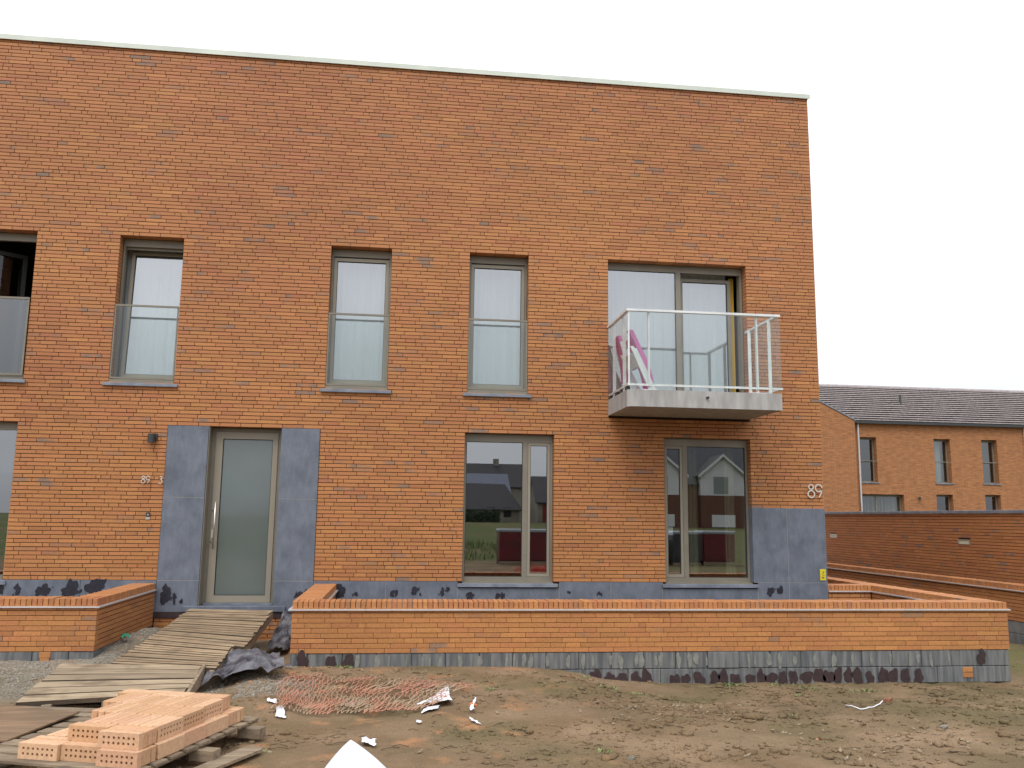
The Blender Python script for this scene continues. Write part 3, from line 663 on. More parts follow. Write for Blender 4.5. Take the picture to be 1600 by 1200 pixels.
# balcony ---------------------------------------------------------------
BA = bpy.data.objects.new('balcony', None); COL.objects.link(BA); BA.parent = B; BA['label'] = 'small concrete balcony with white railing and clear glass panels'
s = MB()
X0, X1, Y0, Za, Zb = 3.103, 5.372, -1.2, 3.315, 3.557
V = [(X0, 0.165, Za), (X1, .165, Za), (X1, Y0, Za), (X0+.06, Y0, Za), (X0, Y0+.06, Za)]
s.add(V+[(a, b, Zb) for a, b, c in V], [(0, 1, 2, 3, 4), (9, 8, 7, 6, 5), (0, 4, 9, 5), (4, 3, 8, 9), (3, 2, 7, 8), (2, 1, 6, 7), (1, 0, 5, 6)])
s.build('slab', M_conc, BA)
s = MB(); s.tube([(4.25, -1.199, 3.465), (4.26, -1.25, 3.462)], .016, 12); s.build('drain_spout', M_lampdark, BA)
s = MB(); yr = -1.17
s.box(3.09, 5.385, yr-.03, yr+.03, 4.69, 4.722); s.box(3.09, 3.145, yr+.0305, -.002, 4.69, 4.722); s.box(5.33, 5.385, yr+.0305, -.002, 4.69, 4.722)
s.build('handrail', M_white, BA)
s = MB(); s.box(3.108, 5.40, yr-.012, yr+.012, 3.615, 3.645); s.box(3.112, 3.136, yr+.0125, -.002, 3.615, 3.645); s.box(5.352, 5.376, yr+.0125, -.002, 3.615, 3.645); s.build('bottom_rail', M_white, BA)
for (px_, py_) in ((3.125, yr), (3.427, yr+.04), (5.04, yr+.04)):
    s = MB(); s.box(px_-.011, px_+.011, py_-.025, py_+.025, 3.5575, 4.6895) if py_ != yr else s.box(px_-.011, px_+.011, py_-.011, py_+.011, 3.6455, 4.6895); s.build('post', M_white, BA)
for (px_, py_) in ((5.33, -.19), (5.33, -.93), (3.165, -.19), (3.165, -.80)):
    s = MB(); s.box(px_-.032, px_+.016, py_-.008, py_+.008, 3.5575, 4.6895); s.build('post', M_white, BA)
for (px_) in (3.427, 5.04):
    s = MB(); s.box(px_-.11, px_+.11, yr-.01, yr+.09, 3.5575, 3.566); s.build('foot_plate', M_white, BA)
s = MB(); s.add([(3.145, yr-.016, 3.63), (5.385, yr-.016, 3.63), (5.385, yr-.016, 4.689), (3.145, yr-.016, 4.689)], [(0, 1, 2, 3)]); s.build('glass_panel', M_rail_glass, BA)
s = MB(); s.add([(3.106, yr, 3.60), (3.106, -.01, 3.60), (3.106, -.01, 4.689), (3.106, yr, 4.689)], [(0, 1, 2, 3)]); s.build('glass_panel', M_rail_glass, BA)
s = MB(); s.add([(5.386, yr, 3.60), (5.386, -.01, 3.60), (5.386, -.01, 4.689), (5.386, yr, 4.689)], [(0, 1, 2, 3)]); s.build('glass_panel', M_rail_glass, BA)
s = MB()
for yy in (-.05, -.45, -.75, -1.05): s.box(3.108, 3.16, yy-.05, yy+.05, 3.5575, 3.614)
s.build('rail_bracket', M_lampdark, BA)

# folded garden chair on the balcony
CH = thing('folding_chair', 'folded pink and white garden chair leaning in the left corner of the balcony', 'chair', (3.35, -.85, 3.558))
def lean(parent, name, m, x0b, x0t, wd, yb, yt, th, z0, z1, n=8, curve=0.):
    V = []; F = []
    for i in range(n+1):
        t = i/n; x = x0b+(x0t-x0b)*t+curve*math.sin(math.pi*t); y = yb+(yt-yb)*t; z = z0+(z1-z0)*t
        V += [(x, y, z), (x+wd, y, z), (x+wd, y+th, z), (x, y+th, z)]
    for i in range(n):
        for k in range(4): F.append((4*i+k, 4*i+(k+1) % 4, 4*i+4+(k+1) % 4, 4*i+4+k))
    F += [(0, 3, 2, 1), (4*n, 4*n+1, 4*n+2, 4*n+3)]
    return MB().add(V, F).build(name, m, parent)
lean(CH, 'seat_cushion', M_pink, .19, -.10, .07, .03, .03, .36, .02, .82, curve=.06)
lean(CH, 'back_cushion', M_pink, .12, -.18, .065, -.12, -.14, .12, .03, .90, curve=.05)
lean(CH, 'leg', M_white, .16, -.13, .055, -.20, -.20, .045, .0, .62, n=2)
lean(CH, 'leg', M_white, .10, -.18, .05, -.24, -.24, .03, .0, .64, n=2)
lean(CH, 'leg', M_white, .14, -.16, .055, .40, .40, .045, .0, .62, n=2)
lean(CH, 'crossbar', M_white, -.02, -.15, .04, -.18, -.18, .5, .38, .55, n=2)
CH2 = thing('folding_chair', 'second folded pink garden chair, against the wall side of the balcony corner', 'chair', (3.20, -.35, 3.558))
lean(CH2, 'seat_cushion', M_pink, .10, -.02, .05, 0, .02, .30, .25, .95, curve=.03)
lean(CH2, 'leg', M_white, .22, .0, .035, -.03, -.03, .03, .0, .85, n=2)
lean(CH2, 'leg', M_white, .22, .0, .035, .31, .31, .03, .0, .85, n=2)

# wall lamp, bell, numerals, plate ----------------------------------------
LP = thing('wall_lamp', 'small dark cylindrical wall lamp left of the front door', 'lamp', (-3.585, -.002, 2.81))
s = MB(); s.tube([(0, -.075, -.07), (0, -.075, .055)], .048, 20); s.build('lamp_body', M_lampdark, LP, smooth=False)
s = MB(); s.box(-.02, .07, -.03, .0, -.02, .065); s.build('bracket', M_lampdark, LP)
BE = thing('doorbell', 'tiny square doorbell on the brick wall beside the door stone', 'doorbell', (-3.568, -.002, 1.70))
s = MB(); s.box(-.028, .028, -.014, 0, -.01, .055); s.build('button_plate', M_lampdark, BE)
s = MB(); s.box(-.028, .028, -.012, 0, -.045, -.0105); s.build('name_plate', M_steel, BE)
s = MB(); s.tube([(0, -.018, .022), (0, -.0142, .022)], .009, 10); s.build('button', M_num, BE)
def ribbon(mb, pts, wd, th, closed=False):
    n = len(pts); L_ = []; R_ = []
    for i in range(n):
        a = pts[(i-1) % n] if closed or i else pts[0]; b = pts[(i+1) % n] if closed or i < n-1 else pts[-1]
        d = Vector((b[0]-a[0], b[1]-a[1])); d.normalize(); nrm = Vector((-d.y, d.x))*wd/2
        L_.append((pts[i][0]+nrm.x, pts[i][1]+nrm.y)); R_.append((pts[i][0]-nrm.x, pts[i][1]-nrm.y))
    V = [(x, -th, z) for x, z in L_]+[(x, -th, z) for x, z in R_]+[(x, 0, z) for x, z in L_]+[(x, 0, z) for x, z in R_]; F = []
    for i in range(n if closed else n-1):
        k = (i+1) % n; F += [(i, k, n+k, n+i), (2*n+i, 3*n+i, 3*n+k, 2*n+k), (i, 2*n+i, 2*n+k, k), (n+i, n+k, 3*n+k, 3*n+i)]
    if not closed: F += [(0, n, 3*n, 2*n), (n-1, 3*n-1, 4*n-1, 2*n-1)]
    mb.add(V, F)
def arc(cx_, cz_, rx_, rz_, a0, a1, n=24): return [(cx_+rx_*math.cos(math.radians(a0+(a1-a0)*i/n)), cz_+rz_*math.sin(math.radians(a0+(a1-a0)*i/n))) for i in range(n+1)]
def numeral(txt, x, z, h, name, label, th=.012, sp_=1.0):
    m = MB(); wd = h*.095; x0_ = 0
    for ch in txt:
        if ch == '8':
            r1, r2 = h*.185, h*.265
            ribbon(m, arc(x0_+r2, h-r1-.0, r1, r1, 0, 360)[:-1], wd, th, True); ribbon(m, arc(x0_+r2, r2, r2, r2, 0, 360)[:-1], wd, th, True); x0_ += h*.62
        elif ch == '9':
            r2 = h*.265; ribbon(m, arc(x0_+r2, h-r2, r2, r2*1.05, 0, 360)[:-1], wd, th, True); ribbon(m, [(x0_+2*r2, h-r2), (x0_+2*r2*.97, h*.52), (x0_+2*r2*.86, h*.33), (x0_+2*r2*.66, h*.13), (x0_+2*r2*.5, 0)], wd, th); x0_ += h*.62
        elif ch == '3':
            r1, r2 = h*.185, h*.26; ribbon(m, arc(x0_+r2*.8, h-r1, r1*1.05, r1, 140, -90), wd, th); ribbon(m, arc(x0_+r2*.7, r2*1.05, r2, r2*1.1, 95, -140), wd, th)
    o = m.build(name, M_num, None, loc=(x, -.022, z)); tag(o, label, 'house number'); return o
numeral('89', 6.275, 2.115, .20, 'house_number', 'large pale house number 89 at the right corner of the building', sp_=.9)
numeral('89', -3.69, 2.165, .10, 'house_number', 'small pale house number 89 left of the front door')
numeral('3', -3.45, 2.165, .10, 'house_number', 'small pale number 3 touching the edge of the door stone')
PL = thing('gas_plate', 'small yellow utility plate on the blue stone at the right corner', 'sign', (6.47, -.013, .935))
s = MB(); s.bbox(-.045, .05, -.008, -.001, -.085, .085, .002); s.build('plate', M_sticker, PL)
s = MB(); s.box(-.02, .02, -.0095, -.0082, -.055, -.03); s.box(.0, .02, -.0095, -.0082, .03, .05); s.box(-.01, .03, -.0095, -.0082, -.01, -.002); s.box(-.01, .005, -.0095, -.0082, .008, .02); s.build('printed_mark', M_redm, PL)

# ------------------------------------------------------------------ planter walls
ZC = .775
CB = {}
def coping(root, x0, x1, y0, y1, along='x', n_ind=True, front=-1, name='coping_brick'):
    """rowlock course of bricks on edge"""
    ro = Vector(root.location); pit_ = .059; L0, L1 = (x0, x1) if along == 'x' else (y0, y1)
    n = int(round((L1-L0)/pit_)); st = (L1-L0)/n; mb = MB()
    for i in range(n):
        a = L0+i*st; key = (along, round((y1-y0) if along == 'x' else (x1-x0), 3), R.randrange(14))
        if key not in CB:
            c, f = tone(1.2, .1); k = MB(); dd = key[1]; bv = .003
            if along == 'x': k.bbox(.0035, pit_-.0035, 0, dd, 0, .086, bv)
            else: k.bbox(0, dd, .0035, pit_-.0035, 0, .086, bv)
            k.c = [c]*len(k.v); k.fl = [f]*len(k.v); CB[key] = k.mesh('coping_brick', M_brick)
        j = R.gauss(0, .0015); loc = Vector((a if along == 'x' else x0, y0 if along == 'x' else a, .690+j))-ro
        if n_ind: link(name, CB[key], root, loc)
        else:
            me_ = CB[key]; vs_ = [Vector(v.co)+loc for v in me_.vertices]; c, f = tone(1.2, .1)
            mb.add(vs_, [tuple(p.vertices) for p in me_.polygons], col=c, flash=f)
    if mb.v: tag(link('remaining_coping', mb.mesh('remaining_coping', M_brick, fix=False), root), kind='stuff')
def blocks(root, x0, x1, y0, y1, z0, rows, L_=.39, H_=.195):
    ro = root.location
    for r in range(rows):
        q = x0-(.2 if r % 2 else 0)
        while q < x1-.01:
            a, b = max(q, x0), min(q+L_, x1); q += L_
            if b-a < .03: continue
            s = MB(); j = R.gauss(0, .003); s.bbox(a+.003, b-.003, y0+j, y1, z0+r*H_+.003, z0+(r+1)*H_-.003, .006)
            s.build('concrete_block', M_block, root, loc=-Vector(ro))
def zinc_run(root, boxes):
    s = MB()
    for b in boxes: s.box(*b)
    s.build('zinc_strip', M_zinc, root, loc=-Vector(root.location))

PW = thing('planter_wall', 'long low orange brick planter wall in front of the ground floor windows, on grey concrete blocks', 'planter wall', (3.2, -2.5, 0))
YF = -2.65; xa, xb = -1.2, 7.58
lay(PW, xa, xb, .198, 9, .10, origin=(0, YF, 0), nparts=300, rs=-.2, bh=.0508, vg=.0018)
o3 = Vector(PW.location)
s = MB(); s.box(xa+.004, xb-.004, YF+.012, YF+.29, .1985, .672); s.box(xa+.01, xa+.29, YF+.291, -.003, .1985, .672); s.box(7.29, xb-.01, YF+.291, 6, .1985, .672); s.box(6.56, 7.289, .04, .32, .1985, .672)
s.build('wall_core', M_mortar, PW, loc=-o3)
lay(PW, .3, -YF, .198, 9, .006, origin=(xb, YF, 0), ang=math.pi/2, nparts=0)                    # right outer side
lay(PW, -6, -YF-.3, .198, 9, .006, origin=(7.285, 0, 0), ang=-math.pi/2, nparts=0)              # right inner side, seen from the left
lay(PW, .0, -YF-.3, .198, 9, .006, origin=(xa+.295, -.0, 0), ang=math.pi/2-math.pi, nparts=0) if False else None
lay(PW, .3, -YF, .198, 9, .006, origin=(xa+.295, YF, 0), ang=math.pi/2, nparts=0)               # inner side of the left return
lay(PW, -(-YF), -.1, .198, 9, .006, origin=(xa, 0, 0), ang=-math.pi/2, nparts=0) if False else lay(PW, .1, -YF, .198, 9, .006, origin=(xa, 0, 0), ang=-math.pi/2, nparts=0)
lay(PW, 6.57, 7.27, .198, 9, .006, origin=(0, .03, 0), nparts=0)
coping(PW, xa, xb, YF, YF+.30, 'x')
coping(PW, xa, xa+.30, YF+.30, -.015, 'y'); coping(PW, 7.28, xb, YF+.30, 6, 'y', n_ind=False); coping(PW, 6.56, 7.28, .03, .33, 'x')
zinc_run(PW, [(xa-.04, xb+.03, YF-.03, YF+.10, .6755, .6895), (xa+.2, xa+.33, YF+.101, -.02, .6755, .6895), (xa-.04, xa+.1, YF+.101, -.02, .6755, .6895), (7.25, 7.38, YF+.101, 6, .6755, .6895), (xb-.1, xb+.03, YF+.101, 6, .6755, .6895), (6.57, 7.249, 0.0, .15, .6755, .6895)])
blocks(PW, xa, xb, YF+.006, YF+.28, .198-.195*2, 2)
s = MB(); s.box(xa+.006, xa+.28, YF+.281, -.02, -.19, .197); s.box(7.3, xb-.006, YF+.281, 6, -.19, .197); s.build('footing', M_block, PW, loc=-o3)
tar = [(-1.06, .13), (-.74, .11), (-.55, .12), (2.3, -.08), (2.47, -.1), (2.62, -.1), (2.79, -.1), (2.92, -.1), (3.26, -.12), (3.39, -.12), (3.56, -.12), (3.75, -.1), (3.86, -.1), (4.01, -.13), (4.19, -.12), (4.33, -.1), (4.45, -.12), (4.6, -.12), (4.73, -.11), (4.9, -.1), (5.06, -.09), (5.18, -.1), (5.3, -.09), (5.43, -.09), (5.55, -.09), (5.71, -.13), (5.88, -.09), (6.01, -.11), (6.17, -.1), (6.34, -.11), (7.19, .12)]
for i, (x, z) in enumerate(tar):
    V, F = blob(x, z-.01, R.uniform(.10, .15), R.uniform(.15, .2), YF-.0035, 300+i, jag=.15); MB().add(V, F).build('tar_patch', M_bitumen, PW, loc=-o3)
for zz in (-.13, -.065):
    s = MB(); s.bbox(6.93, 7.06, YF-.006, YF+.02, zz, zz+.058, .003); s.c = [tone(1)[0]]*len(s.v); s.fl = [0.]*len(s.v); s.build('brick', M_brick, PW, loc=-o3)
# pale lime runs on the blocks
M_lime = mat('lime_run', srgb(132, 132, 124), .9, var=srgb(112, 114, 108), scale=14)
x = -.45
while x < 6.9:
    w_ = R.uniform(.02, .065); V, F = blob(x, .10+R.uniform(-.015, .015), w_, R.uniform(.12, .185), YF-.0018, int(x*1000) % 997+5, n=14, jag=.3); MB().add(V, F).build('lime_run', M_lime, PW, loc=-o3)
    x += R.uniform(.06, .26)

LW = thing('planter_wall', 'low orange brick planter wall at the left edge, left of the plank ramp', 'planter wall', (-6.0, -2.2, 0))
YL, xc = -2.35, -3.40; o3 = Vector(LW.location)
lay(LW, -9.5, xc, .195, 9, .10, origin=(0, YL, 0), nparts=110, rs=0., bh=.0508, vg=.0018)
lay(LW, .1, -YL, .195, 9, .10, origin=(xc, YL, 0), ang=math.pi/2, nparts=60, rs=.1)
s = MB(); s.box(-9.5, xc-.009, YL+.012, YL+.29, .1955, .672); s.box(xc-.29, xc-.0085, YL+.291, -.003, .1955, .672); s.build('wall_core', M_mortar, LW, loc=-o3)
coping(LW, -9.5, xc, YL, YL+.30, 'x'); coping(LW, xc-.30, xc, YL+.30, -.015, 'y')
zinc_run(LW, [(-9.5, xc+.03, YL-.03, YL+.10, .6755, .6895), (xc-.1, xc+.03, YL+.101, -.02, .6755, .6895)])
blocks(LW, -6.4, xc, YL+.006, YL+.28, 0, 1)
s = MB(); s.box(xc-.28, xc-.006, YL+.281, -.02, -.19, .194); s.box(-9.5, -6.401, YL+.01, YL+.28, -.1, .194); s.build('footing', M_block, LW, loc=-o3)
for i in range(7):
    V, F = blob(0, 0, .09, .3, 0, 800+i, n=12); yy = -.35-i*.2
    MB().add([(xc-.0015+v[1]*.2, yy+v[0], .03+v[2]) for v in V], F).build('tar_patch', M_bitumen, LW, loc=-o3)
s = MB(); s.bbox(-3.98, -3.86, YL-.006, YL+.02, .128, .19, .003); s.bbox(-3.97, -3.87, YL-.006, YL+.02, .06, .125, .003); s.c = [tone(1)[0]]*len(s.v); s.fl = [.3]*len(s.v); s.build('brick', M_brick, LW, loc=-o3)

NW = thing('planter_wall', 'second low orange brick planter wall farther right, in front of the tall garden wall', 'planter wall', (10.0, 4.5, 0))
o3 = Vector(NW.location); xn = 9.88
lay(NW, -12, 2.4, .198, 9, .10, origin=(xn, 0, 0), ang=-math.pi/2, nparts=300, rs=.1)
s = MB(); s.box(xn+.012, xn+.29, -2.4, 12, .1985, .672); s.build('wall_core', M_mortar, NW, loc=-o3)
coping(NW, xn, xn+.30, -2.4, 12, 'y')
zinc_run(NW, [(xn-.03, xn+.1, -2.4, 12, .6755, .6895)])
s = MB()
for r in range(2):
    q = -2.4-(.2 if r else 0)
    while q < 12: s.bbox(xn+.008, xn+.28, max(q, -2.4)+.003, q+.387, -.192+r*.195+.003, -.192+(r+1)*.195-.003, .005); q += .39
tag(s.build('concrete_block', M_block, NW, loc=-o3), kind='stuff')

GW = thing('garden_wall', 'tall orange brick garden wall with grey coping and recessed lights, right of the building', 'wall', (10.7, 6, 0))
o3 = Vector(GW.location); xg = 10.5
gl = [(2.22, 2.58, 1.352, 1.448), (7.27, 7.60, 1.362, 1.452), (12.3, 12.65, 1.36, 1.452)]
lay(GW, -16, 3.0, 1.925-36*P, 36, .10, origin=(xg, 0, 0), ang=-math.pi/2, nparts=300, rs=.15, holes=[(-b, -a, c, d) for a, b, c, d in gl])
s = MB(); s.box(xg+.03, xg+.25, -3, 16, -.3, 1.92); s.build('wall_core', M_mortar, GW, loc=-o3)
s = MB()
for z_ in (-.2,): s.box(xg+.012, xg+.029, -3, 16, -.3, 1.35); s.box(xg+.012, xg+.029, -3, 16, 1.455, 1.92)
for a, b in ((-3, 2.21), (2.59, 7.26), (7.61, 12.29), (12.66, 16)): s.box(xg+.012, xg+.029, a, b, 1.35, 1.455)
s.build('mortar_bed', M_mortar, GW, loc=-o3)
s = MB()
q = -3
while q < 16: s.bbox(xg-.03, xg+.28, q+.002, q+.998, 1.928, 1.985, .004); q += 1.0
s.build('coping_stone', M_sill, GW, loc=-o3); GW.children[-1]['kind'] = 'stuff'
for (a, b, c, d) in gl:
    s = MB(); s.box(xg-.004, xg+.028, a, b, c, c+.012); s.box(xg-.004, xg+.028, a, b, d-.012, d); s.box(xg-.004, xg+.028, a, a+.03, c+.0125, d-.0125); s.box(xg-.004, xg+.028, b-.03, b, c+.0125, d-.0125)
    f = s.build('recessed_light', M_steel, GW, loc=-o3)
    s = MB(); s.box(xg+.006, xg+.027, a+.0305, b-.0305, c+.0125, d-.0125); s.build('lens', mat('milky_lens', srgb(196, 198, 178), .4), f)

# ------------------------------------------------------------------ neighbouring building
def far_brick():
    m = bpy.data.materials.new('far_brick'); m.use_nodes = True; t = m.node_tree; b = t.nodes['Principled BSDF']; nn = t.nodes.new; ln = t.links.new
    b.inputs['Roughness'].default_value = .85; b.inputs['Specular IOR Level'].default_value = .2
    g = nn('ShaderNodeNewGeometry'); sp = nn('ShaderNodeSeparateXYZ'); ln(g.outputs['Position'], sp.inputs[0])
    cx = nn('ShaderNodeCombineXYZ'); ad = nn('ShaderNodeMath'); ad.operation = 'ADD'; ln(sp.outputs['X'], ad.inputs[0]); ln(sp.outputs['Y'], ad.inputs[1]); ln(ad.outputs[0], cx.inputs[0]); ln(sp.outputs['Z'], cx.inputs[1])
    br = nn('ShaderNodeTexBrick'); br.inputs['Scale'].default_value = 1; br.inputs['Brick Width'].default_value = .297; br.inputs['Row Height'].default_value = .0561; br.inputs['Mortar Size'].default_value = .006
    br.inputs['Color1'].default_value = (.43, .195, .085, 1); br.inputs['Color2'].default_value = (.31, .145, .075, 1); br.inputs['Mortar'].default_value = (.16, .075, .04, 1); br.inputs['Bias'].default_value = -.45
    br.offset = .37; ln(cx.outputs[0], br.inputs['Vector'])
    n = nn('ShaderNodeTexNoise'); n.inputs['Scale'].default_value = 3; n.inputs['Detail'].default_value = 8
    mp = nn('ShaderNodeMapping'); mp.inputs['Scale'].default_value = (1, 1, 5); ln(g.outputs['Position'], mp.inputs[0]); ln(mp.outputs[0], n.inputs['Vector'])
    r = nn('ShaderNodeMapRange'); r.inputs[1].default_value = .35; r.inputs[2].default_value = .68; r.inputs[3].default_value = 1.12; r.inputs[4].default_value = .74; ln(n.outputs[0], r.inputs[0])
    s_ = nn('ShaderNodeVectorMath'); s_.operation = 'SCALE'; ln(br.outputs[0], s_.inputs[0]); ln(r.outputs[0], s_.inputs['Scale']); ln(s_.outputs[0], b.inputs['Base Color'])
    return m
M_far = far_brick()
FB = thing('terraced_building', 'orange brick terrace with dark tiled roof behind the garden wall', 'building', (27, 27, 0))
o3 = Vector(FB.location); FY = 27.0
fx0, fx1, fz = 12.0, 44.0, 6.58
fh = [(22.13, 22.98, 3.66, 5.86), (26.0, 26.87, 3.68, 5.86), (28.55, 29.38, 3.70, 5.87), (22.05, 24.27, .9, 3.08), (25.97, 26.85, 1.3, 3.12), (28.56, 29.38, 1.3, 3.15), (33.0, 33.9, 3.7, 5.87), (37, 37.9, 3.7, 5.87)]
def far_wall():
    xs = sorted(set([fx0, fx1]+[v for h in fh for v in h[:2]])); zs = sorted(set([-.3, fz]+[v for h in fh for v in h[2:]])); m = MB()
    for i in range(len(xs)-1):
        for j in range(len(zs)-1):
            x_, z_ = (xs[i]+xs[i+1])/2, (zs[j]+zs[j+1])/2
            if any(a < x_ < b and c < z_ < d for a, b, c, d in fh): continue
            m.box(xs[i], xs[i+1], FY, FY+.45, zs[j], zs[j+1])
    m.box(fx0, fx0+.2, FY+.46, FY+9, -.3, fz); m.box(fx1-.2, fx1, FY+.46, FY+9, -.3, fz); m.box(fx0, fx1, FY+9, FY+9.2, -.3, fz)
    m.build('wall', M_far, FB, loc=-o3)
far_wall()
ys_, ridge = FY-.12, 9.02
n_c = 17
s = MB(); s.hexa([(fx0, FY-.1, fz-.06), (fx1, FY-.1, fz-.06), (fx1, FY+4.5, ridge-.12), (fx0, FY+4.5, ridge-.12)], [(fx0, FY-.1, fz+.02), (fx1, FY-.1, fz+.02), (fx1, FY+4.5, ridge-.04), (fx0, FY+4.5, ridge-.04)])
s.hexa([(fx0, FY+4.5, ridge-.12), (fx1, FY+4.5, ridge-.12), (fx1, FY+9.2, fz-.06), (fx0, FY+9.2, fz-.06)], [(fx0, FY+4.5, ridge-.04), (fx1, FY+4.5, ridge-.04), (fx1, FY+9.2, fz+.02), (fx0, FY+9.2, fz+.02)])
RO = s.build('roof', M_tile, FB, loc=-o3)
for i in range(n_c):
    t0, t1 = i/n_c, (i+1)/n_c; ya, yb = ys_+(4.62)*t0, ys_+4.62*t1+.04; za, zb = fz+.02+(ridge-fz)*t0, fz+.02+(ridge-fz)*t1+.01
    s = MB(); s.hexa([(fx0, ya-.05, za+.075), (fx1, ya-.05, za+.075), (fx1, yb, zb), (fx0, yb, zb)], [(fx0, ya-.05, za+.13), (fx1, ya-.05, za+.13), (fx1, yb, zb+.02), (fx0, yb, zb+.02)])
    s.build('tile_course', M_tile, RO)
s = MB(); s.tube([(fx0, FY+4.5, ridge+.06), (fx1, FY+4.5, ridge+.06)], .10, 8); s.build('ridge_tile', M_tile, RO)
s = MB(); s.box(21.5, fx1, FY-.26, FY-.13, fz-.07, fz+.05); s.build('gutter', M_lampdark, FB, loc=-o3)
for x_ in (22.02, 30.86):
    s = MB(); s.tube([(x_, FY-.07, -.1), (x_, FY-.07, fz-.08)], .045, 8); s.build('downpipe', M_zinc, FB, loc=-o3)
# lower gable wing rising to the left
s = MB(); yg = FY-.32
s.add([(14, yg, -.3), (21.72, yg, -.3), (21.72, yg, 6.62), (20.23, yg, 7.36), (17.9, yg, 8.5), (14, yg, 6.6), (14, FY-.01, -.3), (21.72, FY-.01, -.3), (21.72, FY-.01, 6.62), (20.23, FY-.01, 7.36), (17.9, FY-.01, 8.5), (14, FY-.01, 6.6)],
      [(0, 1, 2, 3, 4, 5), (11, 10, 9, 8, 7, 6), (0, 6, 7, 1), (1, 7, 8, 2), (2, 8, 9, 3), (3, 9, 10, 4), (4, 10, 11, 5), (5, 11, 6, 0)])
s.build('gable_wall', M_far, FB, loc=-o3)
s = MB(); s.hexa([(21.78, yg-.04, 6.6), (17.9, yg-.04, 8.52), (17.9, FY, 8.52), (21.78, FY, 6.6)], [(21.78, yg-.04, 6.68), (17.9, yg-.04, 8.6), (17.9, FY, 8.6), (21.78, FY, 6.68)]); s.build('verge_trim', M_sill, FB, loc=-o3)
M_fglass = glass_mat('far_glass', (.55, .58, .56), .16)
for i, (a, b, c, d) in enumerate(fh):
    W_ = bpy.data.objects.new('window', None); COL.objects.link(W_); W_.parent = FB
    s = MB(); frame_boxes(s, a, b, c, d, FY+.30, FY+.37, .06, .06, .07, .1)
    if i == 3: s.box(22.95, 23.02, FY+.30, FY+.37, c+.0705, d-.1005)
    s.build('frame', M_frame, W_, loc=-o3)
    s = MB(); s.add([(a+.06, FY+.33, c+.07), (b-.06, FY+.33, c+.07), (b-.06, FY+.33, d-.1), (a+.06, FY+.33, d-.1)], [(0, 1, 2, 3)]); s.build('pane', M_fglass, W_, loc=-o3)
    s = MB(); s.box(a-.05, b+.08, FY-.05, FY+.29, c-.055, c-.002); s.build('sill', M_sill, W_, loc=-o3)
    s = MB(); s.box(a, b, FY+.6, FY+.62, c, d); s.build('interior', M_dark if i in (0, 4, 5) else M_int, W_, loc=-o3)
    if i in (0, 1, 2): s = MB(); s.box(a+.005, b-.005, FY+.01, FY+.03, c+1.02, c+1.05); s.build('guard_rail', M_frame, W_, loc=-o3)
    if i in (1,): cc = curtain(W_, a-.1, b-.25, c, d, FY+.45, seed=i, wl=.2, amp=.03); cc.location = -o3
    if i == 3: cc = curtain(W_, a, b, c, d, FY+.45, seed=i, wl=.14, amp=.04, m=mat('striped_curtain', srgb(176, 180, 172), .9, var=srgb(110, 112, 108), scale=4, stretch=(3, 1, .02))); cc.location = -o3
s = MB(); s.tube([(25.60, FY+2.05, 7.62), (25.60, FY+2.05, 8.30)], [.07, .055], 8); s.build('flue_pipe', M_lampdark, FB, loc=-o3)
s = MB(); s.tube([(24.95, FY+1.95, 7.55), (24.95, FY+1.95, 7.76), (24.95, FY+1.95, 7.84)], [.06, .17, .10], 10); s.build('roof_vent', M_lampdark, FB, loc=-o3)
s = MB(); s.tube([(29.0, FY+.75, 6.95), (29.3, FY+.75, 6.98)], .04, 6); s.build('roof_vent', M_lampdark, FB, loc=-o3)
s = MB(); s.tube([(25.02, FY-.12, 2.84), (25.02, FY-.12, 2.99)], .06, 10); s.build('wall_lamp', M_lampdark, FB, loc=-o3)

# ------------------------------------------------------------------ plank ramp
def planks(root, TL, TR, BL_, BR_, n, m, gap=.012, th=.022, jx=.02, name='plank'):
    ro = Vector(root.location)
    TL, TR, BL_, BR_ = map(Vector, (TL, TR, BL_, BR_))
    for i in range(n):
        t0, t1 = i/n, (i+1)/n-gap/((TL-BL_).length)
        a, b = TL.lerp(BL_, t0), TR.lerp(BR_, t0); c, d = TR.lerp(BR_, t1), TL.lerp(BL_, t1)
        u = (b-a).normalized(); j0, j1 = R.uniform(-jx, jx), R.uniform(-jx, jx); dz = Vector((0, 0, R.uniform(-.004, .004))); q = Vector((0, 0, th)); sl = Vector((0, 0, R.uniform(-.004, .004)))
        a2, b2, c2, d2 = a+u*j0+dz-ro, b+u*j1+dz+sl-ro, c+u*j1+dz+sl-ro, d+u*j0+dz-ro
        o = MB().hexa([d2-q, c2-q, b2-q, a2-q], [d2, c2, b2, a2]).build(name, m, root)
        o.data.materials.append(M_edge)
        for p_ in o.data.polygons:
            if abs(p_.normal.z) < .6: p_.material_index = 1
RP = thing('plank_ramp', 'weathered plank ramp of narrow boards leading up to the front door', 'ramp', (-2.3, -1.6, 0))
TL = (gz(297, 951, .455)); TR = gz(427, 953, .455)
ML = gz(232, 997, .30); MR = gz(380, 1012, .28)
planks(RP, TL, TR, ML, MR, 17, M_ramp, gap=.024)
M2L = gz(234, 996, .325); M2R = gz(366, 1008, .305); E2L = gz(172, 1037, .20); E2R = gz(335, 1044, .19)
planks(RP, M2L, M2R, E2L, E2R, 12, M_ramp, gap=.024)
s = MB()
